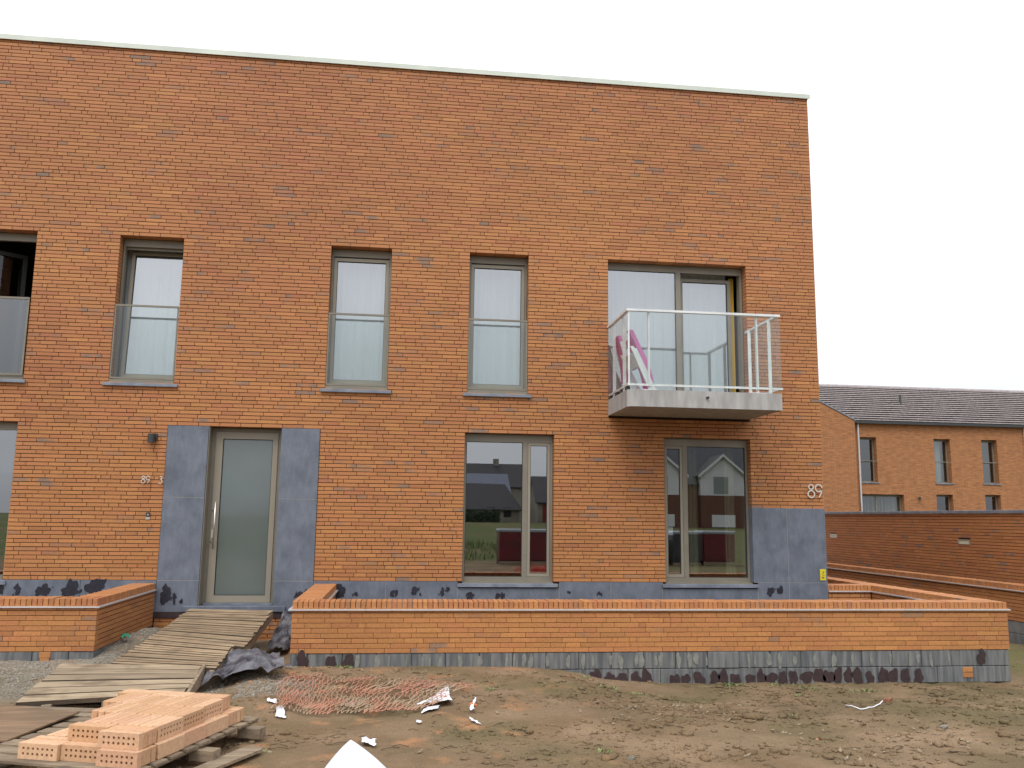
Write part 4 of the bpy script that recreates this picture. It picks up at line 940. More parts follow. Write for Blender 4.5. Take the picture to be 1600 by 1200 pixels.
for (p, q) in ((TL, ML), (TR, MR), (M2L, E2L), (M2R, E2R)):
    p, q = Vector(p), Vector(q); u = Vector((.05, 0, 0)) if p.x < -2.3 else Vector((-.05, 0, 0)); dz = Vector((0, 0, -.026)); dz2 = Vector((0, 0, -.12))
    s.hexa([x_-Vector(RP.location) for x_ in (q+dz2, q+u+dz2, p+u+dz2, p+dz2)], [x_-Vector(RP.location) for x_ in (q+dz, q+u+dz, p+u+dz, p+dz)])
s.build('bearer', M_pal, RP)
RP2 = thing('pallet_ramp', 'pale wide-board pallet forming the bottom of the ramp behind the brick stack', 'pallet', (-2.7, -3.8, 0))
A1, A2, A3, A4 = gz(97, 1036, .20), gz(316, 1040, .20), gz(22, 1099, .085), gz(288, 1083, .085)
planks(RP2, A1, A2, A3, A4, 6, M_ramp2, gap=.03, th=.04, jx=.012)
s = MB(); ro = Vector(RP2.location); p, q = Vector(A2), Vector(A4); p += Vector((.01, 0, .02)); q += Vector((.01, 0, -.0))
s.hexa([x_-ro for x_ in (q+Vector((0, 0, -.10)), q+Vector((.03, 0, -.10)), p+Vector((.03, 0, -.14)), p+Vector((0, 0, -.14)))], [x_-ro for x_ in (q, q+Vector((.03, 0, 0)), p+Vector((.03, 0, 0)), p)]); s.build('side_board', M_pal, RP2)
s = MB(); p, q = Vector(A1), Vector(A3)
for k in (.15, .5, .85):
    a = Vector(A1).lerp(Vector(A2), k); b = Vector(A3).lerp(Vector(A4), k); s.hexa([x_-ro for x_ in (b+Vector((0, 0, -.09)), b+Vector((.08, 0, -.09)), a+Vector((.08, 0, -.15)), a+Vector((0, 0, -.15)))], [x_-ro for x_ in (b+Vector((0, 0, -.034)), b+Vector((.08, 0, -.034)), a+Vector((.08, 0, -.034)), a+Vector((0, 0, -.034)))])
s.build('stringer', M_pal, RP2)

# ------------------------------------------------------------------ pallet with loose perforated bricks
TH = math.radians(-19); AX, AY = -1.61, -6.94
PA = thing('pallet', 'weathered wooden pallet under the stack of perforated bricks, with a broken bottom board', 'pallet', (AX, AY, 0), TH)
g0 = .0
def pbox(name, m, *b, parent=PA):
    s = MB(); s.bbox(*b, .003); return s.build(name, m, parent)
for i in range(9):
    v0 = -.03+i*.178; pbox('deck_board', M_pal, -1.32+R.uniform(-.02, .02), .03, v0, v0+.13, .118+R.uniform(-.002, .002), .138)
for u0 in (-1.30, -.72, -.09): pbox('stringer_board', M_pal, u0, u0+.10, -.02, 1.55, .098, .117)
for u0 in (-1.30, -.70): 
    for v0 in (-.02, .72, 1.43): pbox('block', M_pal, u0, u0+.10, v0, v0+.13, .02, .0975)
for v0 in (-.02, .66, 1.33): pbox('block', M_pal, -.05, .14, v0, v0+.10, .02, .0975)
for u0 in (-1.30, -.70): pbox('bottom_board', M_pal, u0, u0+.1, -.02, 1.55, .0, .0195)
s = MB()
V = [(.02, -.1, .0), (.13, -.12, .0), (.33, 1.0, .02), (.30, 1.08, .02), (.26, 1.05, .02), (.21, 1.1, .02), (.17, 1.0, .02)]
s.add(V+[(a, b, c+.02) for a, b, c in V], [tuple(range(7))[::-1], tuple(range(7, 14))]+[(i, (i+1) % 7, 7+(i+1) % 7, 7+i) for i in range(7)]); s.build('broken_board', M_pal, PA)

LB, TB, HB = .295, .048, .10
STK = [(.54, .32, .18, 1), (.60, .37, .22, 1), (.51, .30, .165, 1), (.62, .39, .23, 1), (.55, .32, .17, 1), (.57, .33, .20, 1)]
def loose_mesh(kind, ci):
    """long axis local x, thickness local y, height z; kind 'holes' has perforations on the -y face"""
    m = MB(); b = .004; c = STK[ci]
    if kind == 'plain': m.bbox(0, LB, 0, TB, 0, HB, b)
    else:
        V = []; F = []
        def q(*p): k = len(V); V.extend(p); F.append(tuple(range(k, k+len(p))))
        q((0, 0, 0), (0, TB, 0), (LB, TB, 0), (LB, 0, 0)); q((0, 0, HB), (LB, 0, HB), (LB, TB, HB), (0, TB, HB)); q((0, TB, 0), (0, TB, HB), (LB, TB, HB), (LB, TB, 0))
        q((0, 0, 0), (0, 0, HB), (0, TB, HB), (0, TB, 0)); q((LB, 0, 0), (LB, TB, 0), (LB, TB, HB), (LB, 0, HB))
        mx_, mz_ = .0215, .016; cw, ch = (LB-2*mx_)/7, (HB-2*mz_)/2
        q((0, 0, 0), (LB, 0, 0), (LB, 0, mz_), (0, 0, mz_)); q((0, 0, HB-mz_), (LB, 0, HB-mz_), (LB, 0, HB), (0, 0, HB))
        q((0, 0, mz_), (mx_, 0, mz_), (mx_, 0, HB-mz_), (0, 0, HB-mz_)); q((LB-mx_, 0, mz_), (LB, 0, mz_), (LB, 0, HB-mz_), (LB-mx_, 0, HB-mz_))
        for i in range(7):
            for j in range(2):
                x_, z_ = mx_+i*cw, mz_+j*ch; cx_, cz_ = x_+cw/2, z_+ch/2
                out = [(x_+cw, cz_), (x_+cw, z_+ch), (cx_, z_+ch), (x_, z_+ch), (x_, cz_), (x_, z_), (cx_, z_), (x_+cw, z_)]
                rr = .0092; inn = [(cx_+rr*math.cos(k*math.pi/4), cz_+rr*math.sin(k*math.pi/4)) for k in range(8)]
                for k in range(8):
                    a, b2 = out[k], out[(k+1) % 8]; c2, d2 = inn[(k+1) % 8], inn[k]
                    q((a[0], 0, a[1]), (b2[0], 0, b2[1]), (c2[0], 0, c2[1]), (d2[0], 0, d2[1])); q((d2[0], 0, d2[1]), (c2[0], 0, c2[1]), (c2[0], .045, c2[1]), (d2[0], .045, d2[1]))
                q(*[(a, .045, z2) for a, z2 in inn])
        m.add(V, F)
    m.c = [c]*len(m.v); m.fl = [0.]*len(m.v)
    return m.mesh('perforated_brick', M_brick, fix=(kind == 'plain'))
LM = {(k, i): loose_mesh(k, i) for k in ('plain', 'holes') for i in range(len(STK))}
def place(u, v, z, rot, kind, label, grp='perforated bricks stacked on the pallet'):
    """rot 0: long axis along u, holes towards -v. rot 1: long axis along v, holes towards +u"""
    c_, s_ = math.cos(TH), math.sin(TH)
    j = R.uniform(-.004, .004); u += R.uniform(-.003, .003); v += j*.5
    me_ = LM[(kind, R.randrange(len(STK)))]
    X = AX+u*c_-v*s_; Y = AY+u*s_+v*c_
    o = link('perforated_brick', me_, None, (X, Y, z), (0, 0, TH+(math.pi/2 if rot else 0)+R.gauss(0, .009)))
    tag(o, label, 'brick', grp)
Z1 = .1395; Z2 = Z1+HB+.001
lo_in = 'plain orange brick laid on edge inside the lower layer of the stack'
hi_in = 'plain orange brick laid on edge inside the upper layer of the stack'
# lower layer
cols = [(-.915, .03, 'perforated brick at the front left corner of the lower layer'), (-.612, .06, 'perforated brick in the middle of the lower layer front row'), (-.305, .0, 'perforated brick at the front right corner of the lower layer')]
for (u, v, lb) in cols:
    place(u, v, Z1, 0, 'holes', lb)
    for k in range(1, 4): place(u, v+k*.0515, Z1, 0, 'plain', lo_in)
for g in range(3):
    for k in range(17):
        u = -.008-k*.0522-g*.006; v = .225+g*.302
        if g == 0 and k > 16: continue
        place(u, v+(.03 if k > 5 and g == 0 else 0), Z1, 1, 'plain', 'plain brick along the right side of the lower layer' if k == 0 else lo_in)
for k in range(5):
    for c in range(3): place(-.33-c*.30, 1.14+k*.0515, Z1, 0, 'plain', 'plain brick with its end showing at the back right of the lower layer' if c == 0 else lo_in)
# upper layer
place(-.335, .045, Z2, 0, 'holes', 'perforated brick at the front right corner of the upper layer')
for k in range(1, 4): place(-.335, .045+k*.0515, Z2, 0, 'plain', hi_in)
place(-.64, .15, Z2, 0, 'holes', 'perforated brick set back on the left of the upper layer front')
place(-.64, .20, Z2, 0, 'plain', hi_in)
side = ['foremost', 'middle', 'rearmost']
for g, (n_, us) in enumerate(((11, -.04), (14, -.06), (16, -.09))):
    for k in range(n_):
        place(us-k*.0522, .262+g*.305, Z2, 1, 'holes' if k == 0 else 'plain', 'perforated brick on the right side of the upper layer, %s of three' % side[g] if k == 0 else hi_in)
for k in range(3): 
    for c in range(3): place(-.42-c*.30, 1.18+k*.0515, Z2, 0, 'plain', hi_in)

# second pallet with board, at the left edge
PB = thing('pallet', 'wooden pallet at the left edge carrying a sheet of plywood', 'pallet', (-2.62, -6.1, 0), math.radians(-12))
for i in range(7):
    v0 = -.06+i*.17; pbox('deck_board', M_pal, -1.3, .12-.0*i, v0, v0+.115, .105, .127, parent=PB)
for u0 in (-1.2, -.6, .0): pbox('stringer', M_pal, u0, u0+.08, -.06, 1.1, .022, .1045, parent=PB)
for v0 in (-.06, .5, 1.0): pbox('bottom_board', M_pal, -1.3, .1, v0, v0+.1, .0, .0215, parent=PB)
p = [gz(0, 1100, .165), gz(124, 1112, .165), gz(12, 1156, .150), gz(-20, 1158, .150), gz(-200, 1150, .150), gz(-200, 1085, .165)]
PLY = MB(); n = len(p); PLY.add([(a, b, c-.012) for a, b, c in p]+p, [tuple(range(n)), tuple(range(n, 2*n))[::-1]]+[(i, (i+1) % n, n+(i+1) % n, n+i) for i in range(n)])
tag(PLY.build('plywood_sheet', M_ply), 'brown plywood sheet lying on the pallet at the left edge', 'plywood')

# ------------------------------------------------------------------ crumpled sheets, netting, scraps
def sheet(name, corners, m, nu=26, nv=18, amp=.05, freq=6., seed=0, z0=0.01, lift=None, follow=True, th=0, edge=0.06):
    A, B_, C_, D_ = [Vector((c[0], c[1], 0)) for c in corners]; V = []; F = []
    for j in range(nv+1):
        for i in range(nu+1):
            u, v = i/nu, j/nv
            p = A.lerp(B_, u).lerp(D_.lerp(C_, u), v)
            e = float(vnoise(u*5+seed*3.1, v*5+seed, 5)-.5)
            p += Vector((e*edge*2, float(vnoise(u*6+9, v*6+seed, 6)-.5)*edge*2, 0))
            rid = 1-abs(float(fbm(u*freq*.5+seed, v*freq*.5, 3, seed+40))*2-1)
            h = amp*max(0, rid-.45)*1.8+amp*.5*float(fbm(u*freq+seed, v*freq, 3, seed+60))
            if lift: h += lift(u, v)
            zg = gh(p.x, p.y) if follow else 0
            V.append((p.x, p.y, zg+z0+h))
    for j in range(nv):
        for i in range(nu): k = j*(nu+1)+i; F.append((k, k+1, k+nu+2, k+nu+1))
    return MB().add(V, F).build(name, m, smooth=False)
q = lambda x_, y_, z_=0.: gz(x_, y_, z_)
t1 = sheet('ground_membrane', [q(316, 1072, .06), q(448, 1062, .06), q(430, 1046, .06), q(345, 1034, .06)], M_fabric, 20, 11, amp=.13, freq=6, seed=3, z0=.02, edge=.09, lift=lambda u, v: .11*math.sin(math.pi*min(1, max(0, v)))*max(0, 1-abs(u-.3)*1.6))
tag(t1, 'crumpled black building membrane lying beside the lower end of the ramp', 'tarpaulin')
t2 = sheet('ground_membrane', [(-1.62, -1.35), (-1.42, -1.25), (-1.25, -.30), (-1.64, -.22)], M_fabric, amp=.07, freq=6, seed=8, z0=.03, lift=lambda u, v: .24*v*v+.04*(1-u), edge=.04)
tag(t2, 'black membrane hanging between the ramp and the planter wall', 'tarpaulin')
t3 = sheet('green_scrap', [q(185, 1020, .1), q(200, 1021, .1), q(202, 1013, .14), q(188, 1012, .14)], M_greenplastic, 6, 5, amp=.04, seed=2, edge=.01, z0=.05)
tag(t3, 'small green plastic scrap at the foot of the left planter wall', 'litter')
# white sack in the foreground
def sack():
    cx, cy, cz = gz(556, 1222, .02); V = []; F = []; nr, na = 16, 48; ax, ay, az_ = gz(548, 1157, .34)
    for i in range(nr+1):
        t = i/nr
        for k in range(na):
            a = 2*math.pi*k/na; fold = 1+.07*math.sin(3*a+1)+.05*math.sin(7*a+t*2)
            r = (.31*t**.9)*fold; x_ = ax+(cx-ax)*t+r*math.cos(a)*.98; y_ = ay+(cy-ay)*t*.6+r*math.sin(a)*.8
            z_ = az_*(1-t**1.0)+.0+.012*math.sin(5*a+t*5)*t
            V.append((x_, y_, z_+.005))
    for i in range(nr):
        for k in range(na): F.append((i*na+k, i*na+(k+1) % na, (i+1)*na+(k+1) % na, (i+1)*na+k))
    return MB().add(V, F).build('plastic_sack', M_bag, smooth=True)
tag(sack(), 'white plastic sack with a pointed top at the bottom edge of the photo', 'sack')
scr = [('plastic_scrap', [(652, 1108), (706, 1103), (700, 1084), (660, 1102)], .12, 'white plastic sheet scrap at the right end of the orange netting', 9),
       ('plastic_scrap', [(657, 1118), (682, 1114), (688, 1106), (662, 1111)], .03, 'flat white scrap just below the larger white sheet', 5),
       ('plastic_scrap', [(562, 1170), (586, 1174), (588, 1164), (564, 1160)], .05, 'small crumpled pale scrap behind the white sack', 12),
       ('plastic_scrap', [(430, 1124), (446, 1125), (442, 1112), (432, 1112)], .03, 'white scrap at the lower left end of the netting', 3),
       ('plastic_scrap', [(416, 1104), (432, 1108), (432, 1102), (418, 1101)], .03, 'small white scrap left of the netting', 4),
       ('plastic_scrap', [(543, 1109), (554, 1108), (553, 1101), (545, 1103)], .05, 'tiny white scrap in the middle of the netting', 6),
       ('plastic_scrap', [(733, 1124), (752, 1134), (750, 1130), (734, 1122)], .02, 'thin white strip right of the netting', 7),
       ('plastic_scrap', [(734, 1112), (741, 1112), (743, 1098), (740, 1098)], .06, 'upright white shred right of the netting', 8),
       ('plastic_scrap', [(650, 1131), (658, 1132), (658, 1129), (651, 1128)], .02, 'tiny white fleck below the netting', 10),
       ('plastic_scrap', [(756, 1042), (768, 1042), (767, 1038), (755, 1038)], .02, 'white fleck on the soil at the foot of the planter wall', 11)]
for nm, pts, am, lb, sd_ in scr:
    o = sheet(nm, [q(*p_) for p_ in pts], M_bag, 12, 9, amp=am*.35, freq=4, seed=sd_, z0=.012, edge=.012); tag(o, lb, 'litter')
# strap on the right
s = MB(); pts = []
for i in range(14):
    t = i/13; x_, y_, _ = gz(1322+58*t, 1109+5*math.sin(t*3)+2*t, -.1); pts.append((x_, y_, gh(x_, y_)+.012+(.03*max(0, t-.8)*5)*abs(math.sin(t*20))))
s.tube(pts, .006, 5); tag(s.build('plastic_strap', M_bag, smooth=True), 'white strap end lying on the rough soil on the right', 'litter')
def chunk(px_, py_, sz, col, label, flat=1., name='brick_fragment', cat='rubble', seed=0):
    rr = random.Random(seed); x_, y_, _ = gz(px_, py_, -.05); m = MB()
    m.bbox(-sz[0]/2, sz[0]/2, -sz[1]/2, sz[1]/2, 0, sz[2], .006); m.v = [(a+rr.uniform(-.006, .006), b+rr.uniform(-.006, .006), c+rr.uniform(-.006, .006)) for a, b, c in m.v]
    o = m.build(name, col, loc=(x_, y_, gh(x_, y_)-.006), rot=(rr.uniform(-.15, .15), rr.uniform(-.15, .15), rr.uniform(-.8, .8))); tag(o, label, cat); return o
M_frag = mat('fragment_brick', srgb(160, 104, 74), .9, var=srgb(120, 80, 58), scale=20, bump=.5)
M_stone = mat('stone', srgb(132, 124, 110), .9, var=srgb(100, 94, 84), scale=20, bump=.4)
chunk(1387, 1096, (.15, .07, .05), M_frag, 'broken brick piece half sunk in the soil on the right', seed=1)
chunk(1281, 1160, (.09, .02, .012), mat('salmon_splinter', srgb(200, 140, 110), .8), 'thin salmon splinter on the soil near the bottom right', seed=2, name='splinter')
chunk(888, 1066, (.09, .04, .015), M_frag, 'flat orange brick shard on the soil mound before the planter wall', seed=3)
chunk(739, 1113, (.06, .04, .03), mat('orange_shard', srgb(196, 116, 62), .8), 'small orange shard right of the netting', seed=4)
chunk(414, 1184, (.10, .025, .015), M_pal, 'short pale wooden splinter on the soil right of the brick stack', seed=5, name='splinter')
chunk(1475, 1150, (.09, .04, .03), M_stone, 'grey stone on the rough soil at the right', seed=6, name='stone')
chunk(986, 1198, (.05, .04, .03), M_stone, 'small pale stone at the bottom edge of the photo', seed=7, name='stone')
# orange netting
def netting():
    m = MB(); rr = random.Random(5)
    c = [Vector(q(418, 1122)), Vector(q(668, 1114)), Vector(q(735, 1080)), Vector(q(448, 1066))]
    def surf(u, v, lay_):
        uu = u+.02*math.sin(v*9+lay_); vv = v+.05*math.sin(u*7+lay_*2)+.03*math.sin(u*17)
        p = c[0].lerp(c[1], uu).lerp(c[3].lerp(c[2], uu), vv)
        h = .02+.13*max(0, float(fbm(u*4+lay_*5, v*3+lay_, 3, 70))-.35)+(.05*math.sin(math.pi*min(1, max(0, v))) if lay_ else 0)
        edge = float(vnoise(u*7, v*5+lay_*9, 91))-.5
        p = p+Vector((edge*.10, edge*.08, 0)); return Vector((p.x, p.y, gh(p.x, p.y)+h))
    for lay_, (nu, nv, u0, u1, v0, v1) in enumerate(((38, 12, 0, 1, 0, 1), (24, 5, .02, .70, .0, .32), (16, 4, .35, .9, .66, .98))):
        g = {}
        for i in range(nu+1):
            for j in range(nv+1):
                uo = (.5 if j % 2 else 0)
                g[i, j] = surf(u0+(u1-u0)*(i+uo)/nu, v0+(v1-v0)*j/nv, lay_)+Vector((rr.gauss(0, .006), rr.gauss(0, .006), rr.uniform(0, .012)))
        def strand(a, b, r_=.0042):
            d = (b-a)
            if d.length < 1e-4: return
            mid = (a+b)/2+Vector((0, 0, rr.uniform(.0, .012)))+Vector((rr.gauss(0, .004), rr.gauss(0, .004), 0))
            m.tube([a, mid, b], r_*1.0, 3, cap=False)
        for i in range(nu):
            for j in range(nv):
                if float(vnoise(i*.35+lay_*3, j*.5, 55)) < .15: continue
                if j % 2 == 0:
                    strand(g[i, j], g[i, j+1], .0045)
                    if i > 0: strand(g[i, j], g[i-1, j+1], .0035)
                else:
                    strand(g[i, j], g[i, j+1], .0045)
                    strand(g[i, j], g[i+1, j+1], .0035)
    return m.build('safety_netting', M_net)
tag(netting(), 'heap of faded orange safety netting spread on the soil', 'netting')

# ------------------------------------------------------------------ clods, gravel, leaves, weeds
ICO = None
def ico():
    t = (1+5**.5)/2; v = [(-1, t, 0), (1, t, 0), (-1, -t, 0), (1, -t, 0), (0, -1, t), (0, 1, t), (0, -1, -t), (0, 1, -t), (t, 0, -1), (t, 0, 1), (-t, 0, -1), (-t, 0, 1)]
    f = [(0,11,5),(0,5,1),(0,1,7),(0,7,10),(0,10,11),(1,5,9),(5,11,4),(11,10,2),(10,7,6),(7,1,8),(3,9,4),(3,4,2),(3,2,6),(3,6,8),(3,8,9),(4,9,5),(2,4,11),(6,2,10),(8,6,7),(9,8,1)]
    v = np.array(v)/np.linalg.norm(v[0]); return v, np.array(f)
def scatter(name, m, pts, sizes, flat=.6, seed=0, smooth=False):
    v0, f0 = ico(); rg = np.random.RandomState(seed); n = len(pts); pts = np.asarray(pts)
    V = np.repeat(v0[None], n, 0)*(1+rg.uniform(-.3, .3, (n, 12, 1)))
    V[:, :, 0] *= (sizes*rg.uniform(.7, 1.5, n))[:, None]; V[:, :, 1] *= (sizes*rg.uniform(.7, 1.3, n))[:, None]; V[:, :, 2] *= (sizes*flat)[:, None]
    a = rg.uniform(0, 6.28, n); ca, sa = np.cos(a)[:, None], np.sin(a)[:, None]; X = V[:, :, 0]*ca-V[:, :, 1]*sa; Y = V[:, :, 0]*sa+V[:, :, 1]*ca
    z = ground_h(pts[:, 0], pts[:, 1]); VV = np.stack([X+pts[:, 0:1], Y+pts[:, 1:2], V[:, :, 2]+(z+sizes*flat*.3)[:, None]], 2).reshape(-1, 3)
    FF = (f0[None]+(np.arange(n)*12)[:, None, None]).reshape(-1, 3)
    me_ = bpy.data.meshes.new(name); me_.vertices.add(len(VV)); me_.vertices.foreach_set('co', VV.astype(np.float32).ravel())
    me_.loops.add(FF.size); me_.loops.foreach_set('vertex_index', FF.astype(np.int32).ravel()); me_.polygons.add(len(FF)); me_.polygons.foreach_set('loop_start', (np.arange(len(FF))*3).astype(np.int32)); me_.update(calc_edges=True)
    me_.materials.append(m); o = link(name, me_); tag(o, kind='stuff'); return o
rg = np.random.RandomState(3)
def region(n, x0, x1, y0, y1, keep=None):
    p = np.stack([rg.uniform(x0, x1, n), rg.uniform(y0, y1, n)], 1)
    return p if keep is None else p[keep(p[:, 0], p[:, 1])]
p1 = region(11000, -3.5, 9, -7.3, -2.7, lambda x, y: vnoise(x*1.3, y*1.6, 77) > .42)
tag(scatter('soil_clods', M_soil, p1, rg.gamma(2, .0045, len(p1))+.003, .5, 5), 'small clods of earth scattered over the sandy soil', 'soil')
p2 = region(1900, 1.5, 9, -6.8, -2.9, lambda x, y: vnoise(x*1.1, y*2.2, 79) > .52)
tag(scatter('earth_lumps', M_soil, p2, rg.gamma(2, .008, len(p2))+.006, .5, 6), 'larger broken earth lumps on the right part of the ground', 'soil')
def inarea(x, y):
    a = (x < -3.25) & (y > -4.0) & (y < -2.38); b = (x > -3.4) & (x < -2.85) & (y > -2.9) & (y < -.1); c = (x > -1.9) & (x < -.8) & (y > -4.2) & (y < -3.1) | (x > -1.35) & (x < -.9) & (y > -3.1) & (y < -2.7)
    return a | b | (c & (vnoise(x*3, y*3, 12) > .45))
p3 = region(90000, -6, -.8, -4.2, -.1, inarea)[:26000]
tag(scatter('gravel', M_grav, p3, rg.gamma(3, .0016, len(p3))+.002, .6, 7), 'grey gravel beside the ramp and the left planter wall', 'gravel')
def leaves(name, m, pts, smin, smax, up=.0, seed=0, label='', cat='leaves'):
    rr = random.Random(seed); b = MB()
    for (x_, y_) in pts:
        z_ = gh(x_, y_)+.008; s_ = rr.uniform(smin, smax); a = rr.uniform(0, 6.28); u = Vector((math.cos(a), math.sin(a), rr.uniform(-.2, .3+up))); v = Vector((-math.sin(a), math.cos(a), rr.uniform(-.3, .3)))*rr.uniform(.3, .6); p_ = Vector((x_, y_, z_))
        b.add([p_, p_+u*s_*.4+v*s_*.5, p_+u*s_+Vector((0, 0, .2*s_)), p_+u*s_*.4-v*s_*.5], [(0, 1, 2), (0, 2, 3)])
    o = b.build(name, m); tag(o, label, cat, kind='stuff'); return o
lp = [tuple(p_) for p_ in region(110, 1.8, 3.5, -5.7, -4.2)]+[tuple(p_) for p_ in region(120, -1, 8, -6.8, -2.9)]+[tuple(p_) for p_ in region(60, 3.2, 4.6, -6.6, -5.6)]
leaves('dry_leaves', M_dry, lp, .02, .075, seed=2, label='dry leaves and scraps scattered on the soil')
M_twig = mat('twig', srgb(84, 68, 50), .9)
s = MB()
for k in range(130):
    x_, y_ = R.uniform(-1, 8), R.uniform(-6.7, -3.0); a = R.gauss(0, .5); l = R.uniform(.04, .16)
    s.tube([(x_, y_, gh(x_, y_)+.006), (x_+l*.5*math.cos(a), y_+l*.5*math.sin(a), gh(x_+l*.5*math.cos(a), y_+l*.5*math.sin(a))+.016), (x_+l*math.cos(a), y_+l*math.sin(a), gh(x_+l*math.cos(a), y_+l*math.sin(a))+.005)], .0028, 4)
tag(s.build('twigs', M_twig), 'thin twigs lying on the soil', 'twigs', kind='stuff')
def weeds():
    rr = random.Random(9); b = MB(); cl = [(2.15, -2.85, .16), (2.3, -3.3, .12), (2.55, -3.6, .13), (3.85, -2.78, .16), (3.95, -2.8, .12), (4.5, -2.85, .2), (4.75, -3.0, .18), (.95, -3.9, .1), (-.65, -2.75, .14), (-.55, -2.74, .1), (4.4, -3.5, .1), (-1.05, -6.0, .1), (5.4, -3.2, .2), (6.2, -4.8, .2), (-1.4, -3.2, .1), (8.1, -1.5, .4), (8.6, -.4, .5), (-3.35, -.2, .2), (3.6, -5.0, .1), (1.6, -6.2, .08)]
    for (cx_, cy_, r_) in cl:
        for k in range(int(55*r_/.15)):
            x_, y_ = rr.gauss(cx_, r_*.5), rr.gauss(cy_, r_*.3); z_ = gh(x_, y_); l = rr.uniform(.012, .045); a = rr.uniform(0, 6.28); t = rr.uniform(.6, 2.2)
            d = Vector((math.cos(a)*t, math.sin(a)*t, 1)).normalized()*l; w_ = Vector((-math.sin(a), math.cos(a), 0))*l*rr.uniform(.10, .3); p_ = Vector((x_, y_, z_))
            b.add([p_-w_*.3, p_+d*.55-w_, p_+d, p_+d*.55+w_, p_+w_*.3], [(0, 1, 2, 3, 4)])
    o = b.build('weeds', M_green); tag(o, 'small green weeds growing by the planter wall and on the soil', 'weeds', kind='stuff')
weeds()
def field_grass():
    rr = random.Random(19); b = MB()
    for k in range(5000):
        x_, y_ = rr.uniform(-6, 14), rr.uniform(-34, -22); z_ = gh(x_, y_); l = rr.uniform(.08, .35); a = rr.uniform(0, 6.28)
        d = Vector((math.cos(a)*.3, math.sin(a)*.3, 1)).normalized()*l; w_ = Vector((-math.sin(a), math.cos(a), 0))*l*.10; p_ = Vector((x_, y_, z_))
        b.add([p_-w_, p_+d, p_+w_], [(0, 1, 2)])
    tag(b.build('field_grass', M_green), 'rough grass on the mound across the site', 'grass', kind='stuff')
field_grass()

# ------------------------------------------------------------------ what the windows reflect (across the street)
M_rend = mat('grey_render', srgb(150, 142, 128), .9, var=srgb(134, 126, 114), scale=1)
M_wrend = mat('white_render', srgb(206, 206, 202), .9)
M_rbrick = mat('brown_brick', srgb(112, 74, 58), .9, var=srgb(92, 62, 50), scale=6)
M_roofd = mat('dark_roof', srgb(58, 52, 52), .7, var=srgb(48, 44, 44), scale=4)
M_roofb = mat('slate_roof', srgb(84, 92, 110), .5, var=srgb(70, 78, 94), scale=2, stretch=(4, 1, 1))
def gable_house(name, label, cx_, cy_, W_, Dp, zb, eave, ridge_, mw, mr, axis='x', low=None):
    h = thing(name, label, 'house', (cx_, cy_, zb)); e, r_ = eave-zb, ridge_-zb; s = MB()
    if axis == 'x':   # ridge along x
        V = [(-W_/2, -Dp/2), (W_/2, -Dp/2), (W_/2, Dp/2), (-W_/2, Dp/2)]
        s.add([(a, b, 0) for a, b in V]+[(a, b, e) for a, b in V]+[(-W_/2, 0, r_), (W_/2, 0, r_)], [(0, 1, 5, 4), (2, 3, 7, 6), (1, 2, 6, 9, 5), (3, 0, 4, 8, 7), (0, 3, 2, 1)])
        s.build('wall', mw, h)
        o = .3; t = .12; sl = (r_-e)/(Dp/2)
        for sg in (-1, 1):
            s = MB(); lo = [(-W_/2-o, sg*(Dp/2+o), e-o*sl+.02), (W_/2+o, sg*(Dp/2+o), e-o*sl+.02), (W_/2+o, 0, r_+.02), (-W_/2-o, 0, r_+.02)]
            s.hexa(lo, [(a, b, c+t) for a, b, c in lo]); s.build('roof_slope', mr, h)
    else:
        V = [(-W_/2, -Dp/2), (W_/2, -Dp/2), (W_/2, Dp/2), (-W_/2, Dp/2)]
        s.add([(a, b, 0) for a, b in V]+[(a, b, e) for a, b in V]+[(0, -Dp/2, r_), (0, Dp/2, r_)], [(0, 1, 5, 8, 4), (2, 3, 7, 9, 6), (1, 2, 6, 5), (3, 0, 4, 7), (0, 3, 2, 1)])
        s.build('wall', mw, h); o = .3; t = .12; sl = (r_-e)/(W_/2)
        for sg in (-1, 1):
            s = MB(); lo = [(sg*(W_/2+o), -Dp/2-o, e-o*sl+.02), (sg*(W_/2+o), Dp/2+o, e-o*sl+.02), (0, Dp/2+o, r_+.02), (0, -Dp/2-o, r_+.02)]
            s.hexa(lo, [(a, b, c+t) for a, b, c in lo]); s.build('roof_slope', mr, h)
            s = MB(); s.hexa([(sg*(W_/2+o), Dp/2+o+.01, e-o*sl-.12), (0, Dp/2+o+.01, r_-.12), (0, Dp/2+o+.06, r_-.12), (sg*(W_/2+o), Dp/2+o+.06, e-o*sl-.12)], [(sg*(W_/2+o), Dp/2+o+.01, e-o*sl+.16), (0, Dp/2+o+.01, r_+.16), (0, Dp/2+o+.06, r_+.16), (sg*(W_/2+o), Dp/2+o+.06, e-o*sl+.16)]); s.build('barge_board', M_wrend, h)
    return h
def hwin(h, x_, z_, ww, wh, y_, m=None):
    s = MB(); s.box(x_-ww/2, x_+ww/2, y_, y_+.03, z_, z_+wh); s.build('window', m or M_seal, h)
bz = gh(9, -87)
h1 = gable_house('bungalow', 'low bungalow with dark roof across the field, reflected in the left ground floor window', 5.5, -90, 14.5, 8, bz, 2.7, 5.6, M_rend, M_roofd)
hwin(h1, 3.4, .6, 1.2, 1.1, 4.0); hwin(h1, 5.6, .6, 1.0, 1.1, 4.0); h1.rotation_euler = (0, 0, math.radians(-24))
h2 = gable_house('house', 'house with blue-grey slate roof behind the bungalow', 3.5, -102, 20, 9, bz, 4.6, 7.3, M_rend, M_roofb)
h3 = gable_house('house', 'pale house with a dark roof and chimney farther behind the slate roof', 12.5, -118, 12, 9, bz, 6.2, 9.6, M_rend, M_roofd)
s = MB(); s.box(1.0, 1.8, -.4, .4, 7.9, 9.3); s.build('chimney', M_rend, h3)
